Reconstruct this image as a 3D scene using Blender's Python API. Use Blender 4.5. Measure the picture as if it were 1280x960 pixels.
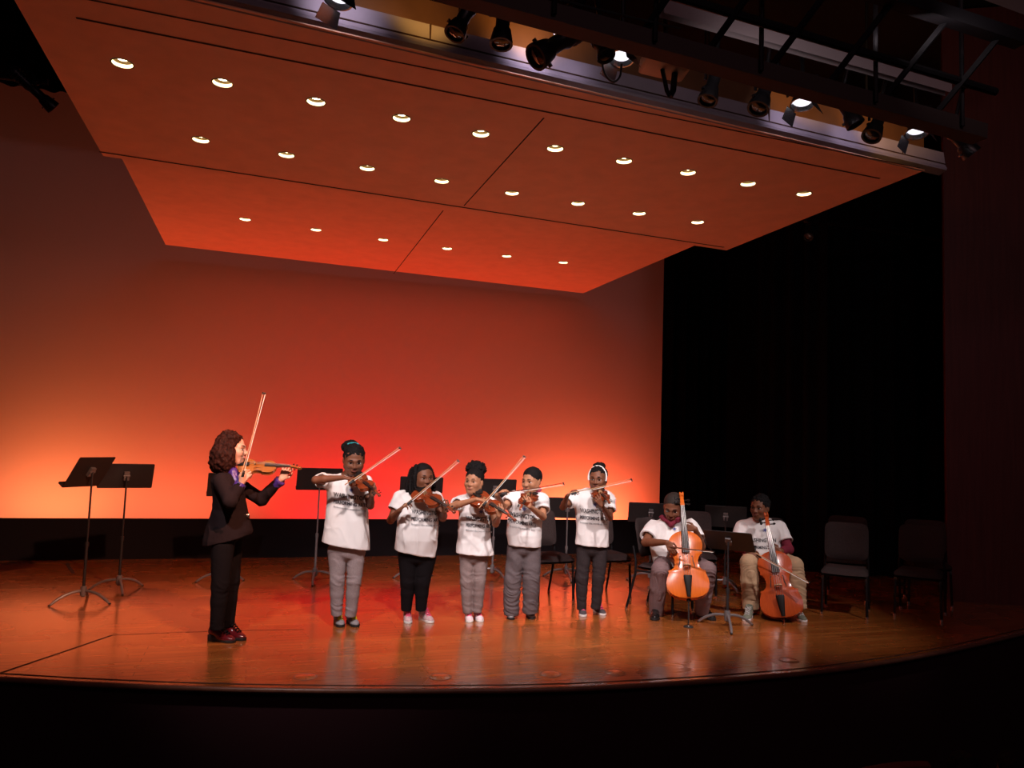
import bpy, bmesh, math, random
import numpy as np
from mathutils import Vector, Matrix, noise as mnoise
from mathutils.bvhtree import BVHTree

random.seed(7)
for o in list(bpy.data.objects):
    bpy.data.objects.remove(o)
S = bpy.context.scene
C = S.collection
R_ = math.radians

# ---------------------------------------------------------------- camera
FPX, EYE = 955.0, 1.6
cam_data = bpy.data.cameras.new('camera')
cam = bpy.data.objects.new('camera', cam_data)
C.objects.link(cam)
cam_data.sensor_width = 36.0
cam_data.lens = FPX / 1280.0 * 36.0
cam_data.clip_start = 0.05
cam_data.clip_end = 100
CAMROT = (Matrix.Rotation(R_(-18.05), 4, 'Z') @ Matrix.Rotation(R_(94.5), 4, 'X') @ Matrix.Rotation(R_(2.0), 4, 'Z'))
cam.matrix_world = Matrix.Translation((0, 0, EYE)) @ CAMROT
S.camera = cam

# ---------------------------------------------------------------- exposure, world, lights
S.view_settings.view_transform = 'Standard'
S.view_settings.look = 'None'
S.view_settings.gamma = 1.0
S.view_settings.use_curve_mapping = False
S.view_settings.exposure = 0.0
W = bpy.data.worlds.new('house_dark')
S.world = W
W.use_nodes = True
W.node_tree.nodes['Background'].inputs[0].default_value = (0.85, 0.6, 0.75, 1)
W.node_tree.nodes['Background'].inputs[1].default_value = 0.012


def aim(o, target):
    d = Vector(target) - o.location
    o.rotation_euler = d.to_track_quat('-Z', 'Y').to_euler()


def spot(name, loc, target, power, color, angle, blend=0.5, size=0.06):
    l = bpy.data.lights.new(name, 'SPOT')
    l.energy = power
    l.color = color
    l.spot_size = R_(angle)
    l.spot_blend = blend
    l.shadow_soft_size = size
    o = bpy.data.objects.new(name, l)
    o.location = loc
    C.objects.link(o)
    aim(o, target)
    return o


def area(name, loc, target, power, color, sx, sy, spread=180):
    l = bpy.data.lights.new(name, 'AREA')
    l.shape = 'RECTANGLE'
    l.size = sx
    l.size_y = sy
    l.energy = power
    l.color = color
    l.spread = R_(spread)
    o = bpy.data.objects.new(name, l)
    o.location = loc
    C.objects.link(o)
    aim(o, target)
    return o


WARM = (1.0, 0.86, 0.86)
# front-of-house keys on the lighting bridge
spot('key_spot', (-0.7, 3.85, 3.62), (0.7, 6.7, 0.6), 370, WARM, 56, 0.7, 0.06)
spot('key_spot', (0.9, 3.85, 3.62), (2.0, 6.7, 0.6), 480, WARM, 56, 0.7, 0.06)
spot('key_spot', (2.6, 3.85, 3.62), (3.2, 6.7, 0.6), 480, WARM, 52, 0.7, 0.06)
spot('key_spot', (5.4, 3.75, 3.62), (4.75, 6.3, 0.5), 310, WARM, 47, 1.0, 0.06)
spot('key_spot', (0.8, 3.75, 3.62), (-1.5, 8.3, 0.0), 900, (1.0, 0.45, 0.27), 44, 0.9, 0.06)  # orange fill added to brighten the left part of the floor
area('apron_fill', (2.0, -3.0, 6.9), (3.0, 3.0, 0.0), 45, (1.0, 0.55, 0.62), 4.0, 2.0)  # added unseen fill that lifts the dark apron and house
spot('side_wall_fill', (2.0, -1.0, 6.2), (8.4, 6.4, 2.6), 60, (1.0, 0.6, 0.55), 50, 0.9, 0.3)  # added unseen fill aimed at the proscenium wall on the right
# striplights hidden behind the ground row, washing the cyclorama
area('cyc_striplight', (-2.6, 11.08, 0.2), (-2.6, 11.85, 1.7), 23, (1.0, 0.18, 0.055), 1.3, 0.2, 150)
area('cyc_striplight', (-0.9, 11.08, 0.2), (-0.9, 11.85, 1.7), 16, (1.0, 0.12, 0.045), 1.4, 0.2, 150)
area('cyc_striplight', (1.35, 11.08, 0.2), (1.35, 11.85, 1.7), 28, (1.0, 0.012, 0.012), 2.2, 0.2, 150)
area('cyc_striplight', (3.2, 11.08, 0.2), (3.2, 11.85, 1.5), 10, (1.0, 0.08, 0.035), 1.2, 0.2, 150)
area('cyc_striplight', (5.1, 11.22, 0.2), (5.1, 11.85, 0.75), 46, (1.0, 0.115, 0.042), 1.8, 0.2, 150)
area('panel_fill', (1.8, 10.95, 0.45), (1.8, 6.6, 4.0), 22, (1.0, 0.34, 0.16), 6.5, 0.06, 170)  # added uplight that brightens the ceiling panels, not the cyclorama

# ---------------------------------------------------------------- helpers
CAMPOS = Vector((0, 0, EYE))
CR3 = CAMROT.to_3x3()


def ray(u, v):
    return CR3 @ Vector(((u - 640) / FPX, -(v - 480) / FPX, -1.0))


def z_at(u, v, z=0.0):
    d = ray(u, v)
    return CAMPOS + d * ((z - EYE) / d.z)


def y_at(u, v, y):
    d = ray(u, v)
    return CAMPOS + d * (y / d.y)


def tag(o, label=None, cat=None, group=None, kind=None):
    if label:
        o['label'] = label
    if cat:
        o['category'] = cat
    if group:
        o['group'] = group
    if kind:
        o['kind'] = kind
    return o


def thing(name, label, cat, loc=(0, 0, 0), rotz=0.0, group=None):
    o = bpy.data.objects.new(name, None)
    o.empty_display_size = 0.1
    C.objects.link(o)
    o.location = loc
    o.rotation_euler = (0, 0, rotz)
    return tag(o, label, cat, group)


def copy_tree(o, parent=None):
    c = o.copy()
    C.objects.link(c)
    if parent is not None:
        c.parent = parent
    for ch in list(o.children):
        copy_tree(ch, c)
    return c


# ---- materials
def mat(name, col, rough=0.6, metal=0.0, emit=None, estr=0.0, spec=0.5, noise=0.0, nscale=40.0, bump=0.0, coat=0.0, sheen=0.0):
    m = bpy.data.materials.new(name)
    m.use_nodes = True
    nt = m.node_tree
    b = nt.nodes['Principled BSDF']
    b.inputs['Base Color'].default_value = (*col, 1)
    b.inputs['Roughness'].default_value = rough
    b.inputs['Metallic'].default_value = metal
    b.inputs['Specular IOR Level'].default_value = spec
    b.inputs['Coat Weight'].default_value = coat
    b.inputs['Sheen Weight'].default_value = sheen
    if emit:
        b.inputs['Emission Color'].default_value = (*emit, 1)
        b.inputs['Emission Strength'].default_value = estr
    if noise or bump:
        tc = nt.nodes.new('ShaderNodeTexCoord')
        n = nt.nodes.new('ShaderNodeTexNoise')
        n.inputs['Scale'].default_value = nscale
        n.inputs['Detail'].default_value = 4
        nt.links.new(tc.outputs['Object'], n.inputs['Vector'])
        if noise:
            r = nt.nodes.new('ShaderNodeValToRGB')
            r.color_ramp.elements[0].position = 0.3
            r.color_ramp.elements[1].position = 0.7
            r.color_ramp.elements[0].color = (*[c * (1 - noise) for c in col], 1)
            r.color_ramp.elements[1].color = (*[min(1, c * (1 + noise)) for c in col], 1)
            nt.links.new(n.outputs['Fac'], r.inputs['Fac'])
            nt.links.new(r.outputs['Color'], b.inputs['Base Color'])
        if bump:
            bp = nt.nodes.new('ShaderNodeBump')
            bp.inputs['Strength'].default_value = bump
            bp.inputs['Distance'].default_value = 0.01
            nt.links.new(n.outputs['Fac'], bp.inputs['Height'])
            nt.links.new(bp.outputs['Normal'], b.inputs['Normal'])
    return m


def mat_floor():
    m = bpy.data.materials.new('stage_floor_wood')
    m.use_nodes = True
    nt = m.node_tree
    L = nt.links
    b = nt.nodes['Principled BSDF']
    tc = nt.nodes.new('ShaderNodeTexCoord')
    br = nt.nodes.new('ShaderNodeTexBrick')
    br.offset = 0.37
    br.inputs['Color1'].default_value = (0.50, 0.155, 0.032, 1)
    br.inputs['Color2'].default_value = (0.37, 0.10, 0.020, 1)
    br.inputs['Mortar'].default_value = (0.05, 0.02, 0.01, 1)
    br.inputs['Scale'].default_value = 1.0
    br.inputs['Brick Width'].default_value = 1.9
    br.inputs['Row Height'].default_value = 0.083
    br.inputs['Mortar Size'].default_value = 0.0025
    br.inputs['Bias'].default_value = 0.0
    L.new(tc.outputs['Object'], br.inputs['Vector'])
    mp = nt.nodes.new('ShaderNodeMapping')
    mp.inputs['Scale'].default_value = (1.1, 34, 1)
    L.new(tc.outputs['Object'], mp.inputs['Vector'])
    n = nt.nodes.new('ShaderNodeTexNoise')
    n.inputs['Scale'].default_value = 1.6
    n.inputs['Detail'].default_value = 7
    n.inputs['Roughness'].default_value = 0.65
    L.new(mp.outputs['Vector'], n.inputs['Vector'])
    rr = nt.nodes.new('ShaderNodeValToRGB')
    rr.color_ramp.elements[0].position = 0.25
    rr.color_ramp.elements[0].color = (0.38, 0.36, 0.34, 1)
    rr.color_ramp.elements[1].position = 0.75
    rr.color_ramp.elements[1].color = (1.35, 1.4, 1.4, 1)
    L.new(n.outputs['Fac'], rr.inputs['Fac'])
    mx = nt.nodes.new('ShaderNodeMix')
    mx.data_type = 'RGBA'
    mx.blend_type = 'MULTIPLY'
    mx.inputs['Factor'].default_value = 0.9
    L.new(br.outputs['Color'], mx.inputs['A'])
    L.new(rr.outputs['Color'], mx.inputs['B'])
    L.new(mx.outputs['Result'], b.inputs['Base Color'])
    n2 = nt.nodes.new('ShaderNodeTexNoise')
    n2.inputs['Scale'].default_value = 2.2
    n2.inputs['Detail'].default_value = 5
    L.new(tc.outputs['Object'], n2.inputs['Vector'])
    mr = nt.nodes.new('ShaderNodeMapRange')
    mr.inputs['To Min'].default_value = 0.20
    mr.inputs['To Max'].default_value = 0.34
    L.new(n2.outputs['Fac'], mr.inputs['Value'])
    L.new(mr.outputs['Result'], b.inputs['Roughness'])
    bp = nt.nodes.new('ShaderNodeBump')
    bp.inputs['Strength'].default_value = 0.05
    bp.inputs['Distance'].default_value = 0.002
    L.new(n.outputs['Fac'], bp.inputs['Height'])
    L.new(bp.outputs['Normal'], b.inputs['Normal'])
    b.inputs['Specular IOR Level'].default_value = 0.5
    b.inputs['Coat Weight'].default_value = 0.9
    b.inputs['Coat Roughness'].default_value = 0.17
    return m


def mat_wood_panel():
    m = mat('dark_red_wood_veneer', (0.055, 0.012, 0.010), 0.5)
    nt = m.node_tree
    b = nt.nodes['Principled BSDF']
    tc = nt.nodes.new('ShaderNodeTexCoord')
    mp = nt.nodes.new('ShaderNodeMapping')
    mp.inputs['Scale'].default_value = (14, 14, 0.8)
    n = nt.nodes.new('ShaderNodeTexNoise')
    n.inputs['Scale'].default_value = 2
    n.inputs['Detail'].default_value = 6
    r = nt.nodes.new('ShaderNodeValToRGB')
    r.color_ramp.elements[0].color = (0.07, 0.014, 0.012, 1)
    r.color_ramp.elements[1].color = (0.17, 0.035, 0.03, 1)
    nt.links.new(tc.outputs['Object'], mp.inputs['Vector'])
    nt.links.new(mp.outputs['Vector'], n.inputs['Vector'])
    nt.links.new(n.outputs['Fac'], r.inputs['Fac'])
    nt.links.new(r.outputs['Color'], b.inputs['Base Color'])
    return m


M = dict(
    floor=mat_floor(),
    cyc=mat('cyclorama_cloth', (0.80, 0.77, 0.72), 0.9, noise=0.03, nscale=300, spec=0.1),
    black=mat('black_velour', (0.006, 0.005, 0.007), 0.95, spec=0.05, bump=0.2, nscale=120),
    blackwall=mat('black_painted_board', (0.012, 0.009, 0.011), 0.85, spec=0.15),
    apron=mat('dark_apron_panel', (0.05, 0.018, 0.022), 0.8, spec=0.1),
    cloud=mat('acoustic_panel_veneer', (0.92, 0.54, 0.36), 0.6, noise=0.05, nscale=6, spec=0.2),
    groove=mat('shadow_groove', (0.05, 0.02, 0.012), 0.9),
    pros=mat_wood_panel(),
    lip=mat('stage_lip_wood', (0.22, 0.085, 0.05), 0.35, noise=0.2, nscale=12),
    fascia=mat('grey_fascia_metal', (0.30, 0.26, 0.30), 0.45, spec=0.4, noise=0.06, nscale=8),
    header=mat('brown_header_board', (0.15, 0.062, 0.018), 0.6, noise=0.15, nscale=5),
    house=mat('dark_house_plaster', (0.02, 0.012, 0.013), 0.9),
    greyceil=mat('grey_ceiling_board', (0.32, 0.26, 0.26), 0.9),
    steel=mat('black_steel', (0.006, 0.005, 0.006), 0.6, spec=0.2),
    standmetal=mat('black_powder_coat', (0.022, 0.02, 0.021), 0.45, spec=0.5, noise=0.15, nscale=200),
    standbase=mat('worn_grey_metal', (0.20, 0.18, 0.18), 0.4, metal=0.3),
    chrome=mat('chrome', (0.7, 0.68, 0.66), 0.2, metal=1.0),
    chairfab=mat('charcoal_chair_fabric', (0.044, 0.030, 0.029), 0.9, noise=0.35, nscale=180, spec=0.1, bump=0.15),
    fixture=mat('black_fixture_metal', (0.015, 0.014, 0.016), 0.35, metal=0.4),
    alu=mat('bright_aluminium', (0.75, 0.75, 0.78), 0.25, metal=1.0),
    ballast=mat('beige_ballast_casing', (0.42, 0.33, 0.24), 0.6),
    lens=mat('lit_lens', (0.9, 0.9, 1.0), 0.1, emit=(0.95, 0.92, 1.0), estr=1.3),
    lensdark=mat('dark_glass_lens', (0.03, 0.03, 0.04), 0.05, spec=1.0),
    bulb=mat('downlight_lamp', (1, 0.9, 0.7), 0.5, emit=(1.0, 0.84, 0.52), estr=14.0),
    canwhite=mat('cream_reflector', (0.95, 0.88, 0.72), 0.4),
    candark=mat('bronze_baffle', (0.16, 0.10, 0.04), 0.5),
    rubber=mat('black_rubber', (0.012, 0.012, 0.012), 0.7),
    cable=mat('black_cable', (0.01, 0.01, 0.01), 0.6),
)


# ---- mesh builder
class MB:
    def __init__(s):
        s.v = []
        s.f = []
        s.m = []

    def add(s, vs, fs, m=0):
        o = len(s.v)
        s.v.extend([tuple(p) for p in vs])
        for f in fs:
            s.f.append([i + o for i in f])
            s.m.append(m)
        return s

    def box(s, c, size, rot=None, m=0):
        c = Vector(c)
        x, y, z = [k / 2 for k in size]
        vs = [Vector((sx * x, sy * y, sz * z)) for sx in (-1, 1) for sy in (-1, 1) for sz in (-1, 1)]
        if rot is not None:
            vs = [rot @ p for p in vs]
        vs = [p + c for p in vs]
        return s.add(vs, [(0, 1, 3, 2), (4, 6, 7, 5), (0, 4, 5, 1), (2, 3, 7, 6), (0, 2, 6, 4), (1, 5, 7, 3)], m)

    def rbox(s, c, size, r, rot=None, m=0, seg=3, axis='z'):
        """box with rounded corners in one plane and chamfered faces (extruded along axis)"""
        x, y, z = size
        if axis == 'z':
            a, b, t = x, y, z
        elif axis == 'y':
            a, b, t = x, z, y
        else:
            a, b, t = y, z, x
        r = min(r, a / 2 * .98, b / 2 * .98)
        out = []
        for (cx, cy, a0) in ((a / 2 - r, b / 2 - r, 0), (-a / 2 + r, b / 2 - r, 90), (-a / 2 + r, -b / 2 + r, 180), (a / 2 - r, -b / 2 + r, 270)):
            for k in range(seg + 1):
                an = R_(a0 + 90 * k / seg)
                out.append((cx + r * math.cos(an), cy + r * math.sin(an)))
        ch = min(t * .3, r * .5)
        lv = [(-t / 2, 1 - ch / (min(a, b) / 2)), (-t / 2 + ch, 1), (t / 2 - ch, 1), (t / 2, 1 - ch / (min(a, b) / 2))]
        n = len(out)
        vs = []
        for (h, sc) in lv:
            for (p, q) in out:
                if axis == 'z':
                    w = Vector((p * sc, q * sc, h))
                elif axis == 'y':
                    w = Vector((p * sc, -h, q * sc))
                else:
                    w = Vector((h, p * sc, q * sc))
                if rot is not None:
                    w = rot @ w
                vs.append(w + Vector(c))
        fs = []
        for k in range(3):
            for i in range(n):
                j = (i + 1) % n
                fs.append((k * n + i, k * n + j, (k + 1) * n + j, (k + 1) * n + i))
        fs.append(list(range(n))[::-1])
        fs.append([3 * n + i for i in range(n)])
        return s.add(vs, fs, m)

    def tube(s, pts, rad, n=8, m=0, caps=True, flat=None):
        pts = [Vector(p) for p in pts]
        rads = rad if isinstance(rad, (list, tuple)) else [rad] * len(pts)
        vs = []
        up = None
        for i, p in enumerate(pts):
            if i == 0:
                t = pts[1] - p
            elif i == len(pts) - 1:
                t = p - pts[i - 1]
            else:
                t = (pts[i + 1] - pts[i - 1])
            t = t.normalized()
            if up is None:
                up = Vector((0, 0, 1)) if abs(t.z) < .9 else Vector((1, 0, 0))
                if flat is not None:
                    up = Vector(flat)
            a = t.cross(up)
            if a.length < 1e-5:
                a = t.orthogonal()
            a.normalize()
            b = a.cross(t).normalized()
            up = b
            for k in range(n):
                an = 2 * math.pi * k / n
                vs.append(p + (a * math.cos(an) + b * math.sin(an)) * rads[i])
        fs = []
        for i in range(len(pts) - 1):
            for k in range(n):
                k2 = (k + 1) % n
                fs.append((i * n + k, i * n + k2, (i + 1) * n + k2, (i + 1) * n + k))
        if caps:
            fs.append(list(range(n))[::-1])
            fs.append([(len(pts) - 1) * n + k for k in range(n)])
        return s.add(vs, fs, m)

    def lathe(s, prof, n=20, mtx=None, m=0):
        """prof: list of (r,z)"""
        vs = []
        for (r, z) in prof:
            for k in range(n):
                an = 2 * math.pi * k / n
                p = Vector((r * math.cos(an), r * math.sin(an), z))
                vs.append(mtx @ p if mtx is not None else p)
        fs = []
        for i in range(len(prof) - 1):
            for k in range(n):
                k2 = (k + 1) % n
                fs.append((i * n + k, i * n + k2, (i + 1) * n + k2, (i + 1) * n + k))
        return s.add(vs, fs, m)

    def ball(s, c, r, n=10, mtx=None, m=0):
        r = r if isinstance(r, (tuple, list)) else (r, r, r)
        vs = []
        fs = []
        for i in range(n + 1):
            th = math.pi * i / n
            for k in range(2 * n):
                ph = math.pi * k / n
                p = Vector((r[0] * math.sin(th) * math.cos(ph), r[1] * math.sin(th) * math.sin(ph), r[2] * math.cos(th)))
                if mtx is not None:
                    p = mtx @ p
                vs.append(p + Vector(c))
        w = 2 * n
        for i in range(n):
            for k in range(w):
                k2 = (k + 1) % w
                fs.append((i * w + k, (i + 1) * w + k, (i + 1) * w + k2, i * w + k2))
        return s.add(vs, fs, m)

    def prism(s, out, z0, z1, m=0):
        n = len(out)
        vs = [(p[0], p[1], z0) for p in out] + [(p[0], p[1], z1) for p in out]
        fs = [list(range(n))[::-1], [n + i for i in range(n)]]
        for i in range(n):
            j = (i + 1) % n
            fs.append((i, j, n + j, n + i))
        return s.add(vs, fs, m)

    def grid(s, rows, m=0, closed=False):
        n = len(rows[0])
        vs = [p for r in rows for p in r]
        fs = []
        for i in range(len(rows) - 1):
            for k in range(n if closed else n - 1):
                k2 = (k + 1) % n
                fs.append((i * n + k, i * n + k2, (i + 1) * n + k2, (i + 1) * n + k))
        return s.add(vs, fs, m)

    def build(s, name, mats, parent=None, smooth=True, angle=40, fix=True):
        me = bpy.data.meshes.new(name)
        me.from_pydata(s.v, [], s.f)
        mats = mats if isinstance(mats, (list, tuple)) else [mats]
        for mm in mats:
            me.materials.append(mm)
        if len(mats) > 1:
            me.polygons.foreach_set('material_index', s.m)
        if fix:
            bm = bmesh.new()
            bm.from_mesh(me)
            bmesh.ops.remove_doubles(bm, verts=bm.verts, dist=1e-6)
            bmesh.ops.recalc_face_normals(bm, faces=bm.faces)
            bm.to_mesh(me)
            bm.free()
        if smooth:
            me.shade_smooth()
            me.set_sharp_from_angle(angle=R_(angle))
        me.update()
        o = bpy.data.objects.new(name, me)
        C.objects.link(o)
        if parent is not None:
            o.parent = parent
        return o


def struct(name, mb, m, **k):
    return tag(mb.build(name, m, **k), kind='structure')

# ================================================================ SETTING
YG, YC = 10.68, 11.85           # ground row, cyclorama
# --- stage floor with its bowed front edge
edge_px = [(-320, 806), (-160, 828), (0, 845), (100, 851), (200, 855.5), (300, 858.5), (400, 860), (520, 860.5), (640, 859.5), (720, 857.5), (800, 853.5),
           (900, 847.5), (1000, 839), (1060, 832), (1120, 823), (1180, 812), (1230, 801), (1280, 789)]
edge = [z_at(u, v) for u, v in edge_px]
d_ = (edge[-1] - edge[-2]).normalized()
edge += [edge[-1] + d_ * 1.2 + Vector((0, .25, 0)), edge[-1] + d_ * 2.6 + Vector((0, .8, 0))]
mb = MB()
far = 13.0
vs = [(p.x, p.y, 0) for p in edge] + [(p.x * 1.0, far, 0) for p in edge]
n = len(edge)
mb.add(vs, [(i, i + 1, n + i + 1, n + i) for i in range(n - 1)])
struct('floor', mb, M['floor'], smooth=False)
# lip moulding + apron wall
mb = MB()
mb.tube([p + Vector((0, -0.012, -0.016)) for p in edge], 0.018, n=10)
struct('trim_1', mb, M['lip'])
mb = MB()
mb.grid([[p + Vector((0, 0.02, -0.03)) for p in edge], [p + Vector((0, 0.02, -1.3)) for p in edge]])
struct('wall_front', mb, M['apron'])


def floor_strip(pix, w, name, m, z=0.0015):
    pts = [z_at(u, v) for u, v in pix]
    rows = []
    for i, p in enumerate(pts):
        t = (pts[min(i + 1, len(pts) - 1)] - pts[max(i - 1, 0)]).normalized()
        nn = Vector((-t.y, t.x, 0)) * w / 2
        rows.append([p + nn + Vector((0, 0, z)), p - nn + Vector((0, 0, z))])
    b = MB().grid(rows)
    return struct(name, b, m, smooth=False)


floor_strip([(u, v - 3.2) for u, v in edge_px], 0.02, 'trim_2', M['groove'])
floor_strip([(-60, 862), (0, 841.5), (70, 818), (140, 794)], 0.02, 'trim_3', M['groove'])
floor_strip([(140, 794), (200, 791.5), (285, 788.5), (380, 787)], 0.008, 'trim_4', M['groove'])
floor_strip([(83, 704), (92, 717)], 0.04, 'trim_5', M['groove'])

# --- round floor pockets let into the boards near the lip
for k_, (u, v) in enumerate([(382, 846), (550, 846), (688, 842.5), (769, 841), (986, 825.5)]):
    p_ = z_at(u, v)
    pk = thing('floor_pocket', ['round floor pocket nearest the left, below the tallest child', 'round floor pocket between the feet of the second and third child', 'round floor pocket below the boy near the stage lip', 'round floor pocket below the maroon-collared cellist near the stage lip', 'round floor pocket below the khaki-trousered cellist near the stage lip'][k_], 'floor pocket', p_, 0, 'floor pockets along the stage lip')
    MB().lathe([(.001, .0015), (.070, .0015), (.074, .0005)], 28).build('cover_plate', M['floor'], pk)
    MB().lathe([(.070, .0008), (.071, .0024), (.079, .0024), (.080, .0008)], 28).build('rim', M['lip'], pk)

# --- house floor and shell (dark auditorium round the stage)
mb = MB()
mb.box((2, 1, -1.35), (24, 12, 0.1))
struct('floor_house', mb, M['house'], smooth=False)
mb = MB()
mb.box((3, 4, 7.2), (26, 20, 0.1))
struct('ceiling', mb, M['house'], smooth=False)
mb = MB()
mb.box((2, 12.6, 3), (22, 0.1, 9))
struct('wall_back', mb, M['blackwall'], smooth=False)

mb = MB()
mb.box((-7.2, 8.6, 3), (0.1, 8.2, 9))
struct('wall_left', mb, M['blackwall'], smooth=False)

# --- cyclorama cloth
mb = MB()
xs = np.linspace(-6.5, 6.75, 60)
mb.grid([[(x, YC, z) for x in xs] for z in np.linspace(0.03, 6.6, 30)])
cyc = mb.build('cyclorama', M['cyc'])
tag(cyc, 'tall pale cyclorama cloth glowing red and orange at the back of the stage', 'backdrop')
# --- ground row
mb = MB()
mb.box((0.2, YG + 0.04, 0.24), (12.8, 0.06, 0.52))
for x in np.arange(-5.5, 6.3, 1.18):
    mb.box((x, YG + 0.16, 0.12), (0.04, 0.2, 0.24))
tag(mb.build('ground_row', M['blackwall'], smooth=False), 'long low black masking board along the foot of the glowing backdrop', 'masking board')


# --- black drapes
def drape(path, z0, z1, name, label, amp=0.05, per=0.22, base_m='black'):
    pts = [Vector((x, y, 0)) for x, y in path]
    out = []
    tot = 0
    for i in range(len(pts) - 1):
        a, b = pts[i], pts[i + 1]
        L = (b - a).length
        t = (b - a).normalized()
        nn = Vector((-t.y, t.x, 0))
        k = max(2, int(L / 0.03))
        for j in range(k):
            q = j / k
            s_ = tot + L * q
            out.append(a + (b - a) * q + nn * amp * (math.sin(s_ * 2 * math.pi / per) + .35 * math.sin(s_ * 7.3 + 1)))
        tot += L
    m_ = MB().grid([[p + Vector((0, 0, z)) for p in out] for z in np.linspace(z0, z1, 6)])
    o = m_.build(name, M[base_m])
    return tag(o, label, 'curtain')


cl = z_at(825, 697)
edge_x = y_at(825.5, 480, 10.35).x
c3 = z_at(1190, 752)
drape([(edge_x + .06, 10.4), (edge_x + 1.3, 10.5)], 0.01, 6.5, 'leg_curtain', 'tall black velour leg curtain cutting off the glowing backdrop on the right')
pm = z_at(1000, 727)
drape([(pm.x + .55, 10.0), (pm.x + .75, 8.6), (pm.x + 3.4, 7.7)], 0.01, 6.5, 'wing_curtain', 'black velour wing curtain behind the empty chairs beside the dark wood proscenium wall', amp=0.06, per=.3)
drape([(-6.4, 10.2), (-1.55, 10.2)], y_at(30, 109, 10.2).z, 7.1, 'border_curtain', 'black border curtain hanging at upper left in front of the backdrop', amp=.04)
# left wing masking, outside the frame edge
# --- proscenium wall on the right
pr0 = z_at(1184.5, 751)
pr1 = z_at(1300, 770)
dirp = Vector((1.0, -0.55, 0)).normalized()
mb = MB()
P0, P1 = Vector((pr0.x, pr0.y, 0)), Vector((pr0.x, pr0.y, 0)) + dirp * 4.5
bk = Vector((1.6, 1.5, 0))
mb.add([P0, P1, P1 + Vector((0, 0, 7)), P0 + Vector((0, 0, 7)), P0 + bk, P0 + bk + Vector((0, 0, 7))], [(0, 1, 2, 3), (0, 3, 5, 4)])
struct('wall_right', mb, M['pros'], smooth=False)

# ================================================================ ACOUSTIC CEILING PANELS
Z1, Z2 = 3.9, 4.1


def cut_holes(obj, centers, r, depth):
    b = MB()
    for c in centers:
        ring = [(c[0] + r * math.cos(2 * math.pi * k / 24), c[1] + r * math.sin(2 * math.pi * k / 24)) for k in range(24)]
        b.prism(ring, c[2] - 0.05, c[2] + depth)
    co = b.build('cutter', M['groove'], smooth=False)
    md = obj.modifiers.new('b', 'BOOLEAN')
    md.operation = 'DIFFERENCE'
    md.solver = 'EXACT'
    md.object = co
    dg = bpy.context.evaluated_depsgraph_get()
    me = bpy.data.meshes.new_from_object(obj.evaluated_get(dg))
    obj.modifiers.clear()
    old = obj.data
    obj.data = me
    bpy.data.objects.remove(co)
    return obj


DL_R = 0.062


def downlight(c, parent):
    """recessed can: lower cream reflector with its lamplight put in as emission, bronze baffle, glowing lamp"""
    x, y, z = c
    T = Matrix.Translation((x, y, z))
    b = MB()
    b.lathe([(DL_R * 1.12, -0.004), (DL_R * 1.12, -0.001), (DL_R, -0.004)], 24, T)
    o = b.build('downlight_trim', M['candark'], parent)
    b = MB()
    b.lathe([(DL_R * .99, -0.003), (DL_R * .97, 0.01), (DL_R * .95, 0.019)], 24, T)
    b.build('reflector', M['reflector_glow'], o)
    b = MB()
    b.lathe([(DL_R * .95, 0.019), (DL_R * .85, 0.026), (DL_R * .60, 0.031)], 24, T)
    b.build('baffle', M['candark'], o)
    b = MB()
    b.lathe([(DL_R * .60, 0.031), (DL_R * .4, 0.026), (0.0005, 0.024)], 24, T)
    b.build('lamp', M['bulb'], o)


M['reflector_glow'] = mat('glowing_reflector', (0.95, 0.88, 0.72), 0.4, emit=(1.0, 0.80, 0.46), estr=1.15)  # no lamp itself: emission stands in for the lamplight it catches
rows_px = [
    [(153, 79), (278, 103.5), (395, 127), (502, 147.5), (601, 167), (694, 185.5), (780, 201), (860, 215.5), (935, 229.5), (1005, 242)],
    [(251, 174.5), (358, 193.5), (459, 210), (552, 226), (640, 241), (722.5, 254), (799, 266.5), (872, 277.5)],
    [(306.5, 274), (395, 287), (479, 299.5), (559, 310.5), (633.5, 320), (704, 328)]]


def panel(name, label, corners, z, holes, seam_x, grooves, th=0.11):
    b = MB()
    n = len(corners)
    b.prism([(p[0], p[1]) for p in corners], z, z + th)
    root = thing(name, label, 'acoustic panel', (0, 0, 0))
    body = b.build('panel_board', M['cloud'], root, smooth=False)
    cut_holes(body, holes, DL_R * 1.01, 0.06)
    # joints: thin dark reveals sunk level with the underside
    for (a, c, w) in grooves:
        g = MB()
        t = (Vector(c) - Vector(a)).normalized()
        nn = Vector((-t.y, t.x, 0)) * w / 2
        a, c = Vector(a), Vector(c)
        lo = Vector((0, 0, -0.0015))
        g.add([a + nn + lo, a - nn + lo, c - nn + lo, c + nn + lo], [(0, 1, 2, 3)])
        g.build('panel_joint', M['groove'], root, smooth=False)
    for h in holes:
        downlight(h, root)
    for p in corners:
        q = Vector((p[0], p[1], 0)) * .9 + Vector((1.8, 7.5, 0)) * .1
        hc_ = thing('hanger_cable', 'thin steel cable holding a ceiling panel from above', 'cable', (q.x, q.y, z + th), 0, 'panel hanger cables')
        MB().tube([(0, 0, 0), (0, 0, 7.15 - z - th)], .010, 8).build('wire_rope', M['steel'], hc_)
        MB().lathe([(.001, 0), (.03, 0), (.03, .012), (.001, .03)], 10).build('anchor_plate', M['steel'], hc_)
    return root


def zz(u, v, z):
    p = z_at(u, v, z)
    return (p.x, p.y, z)


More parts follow.
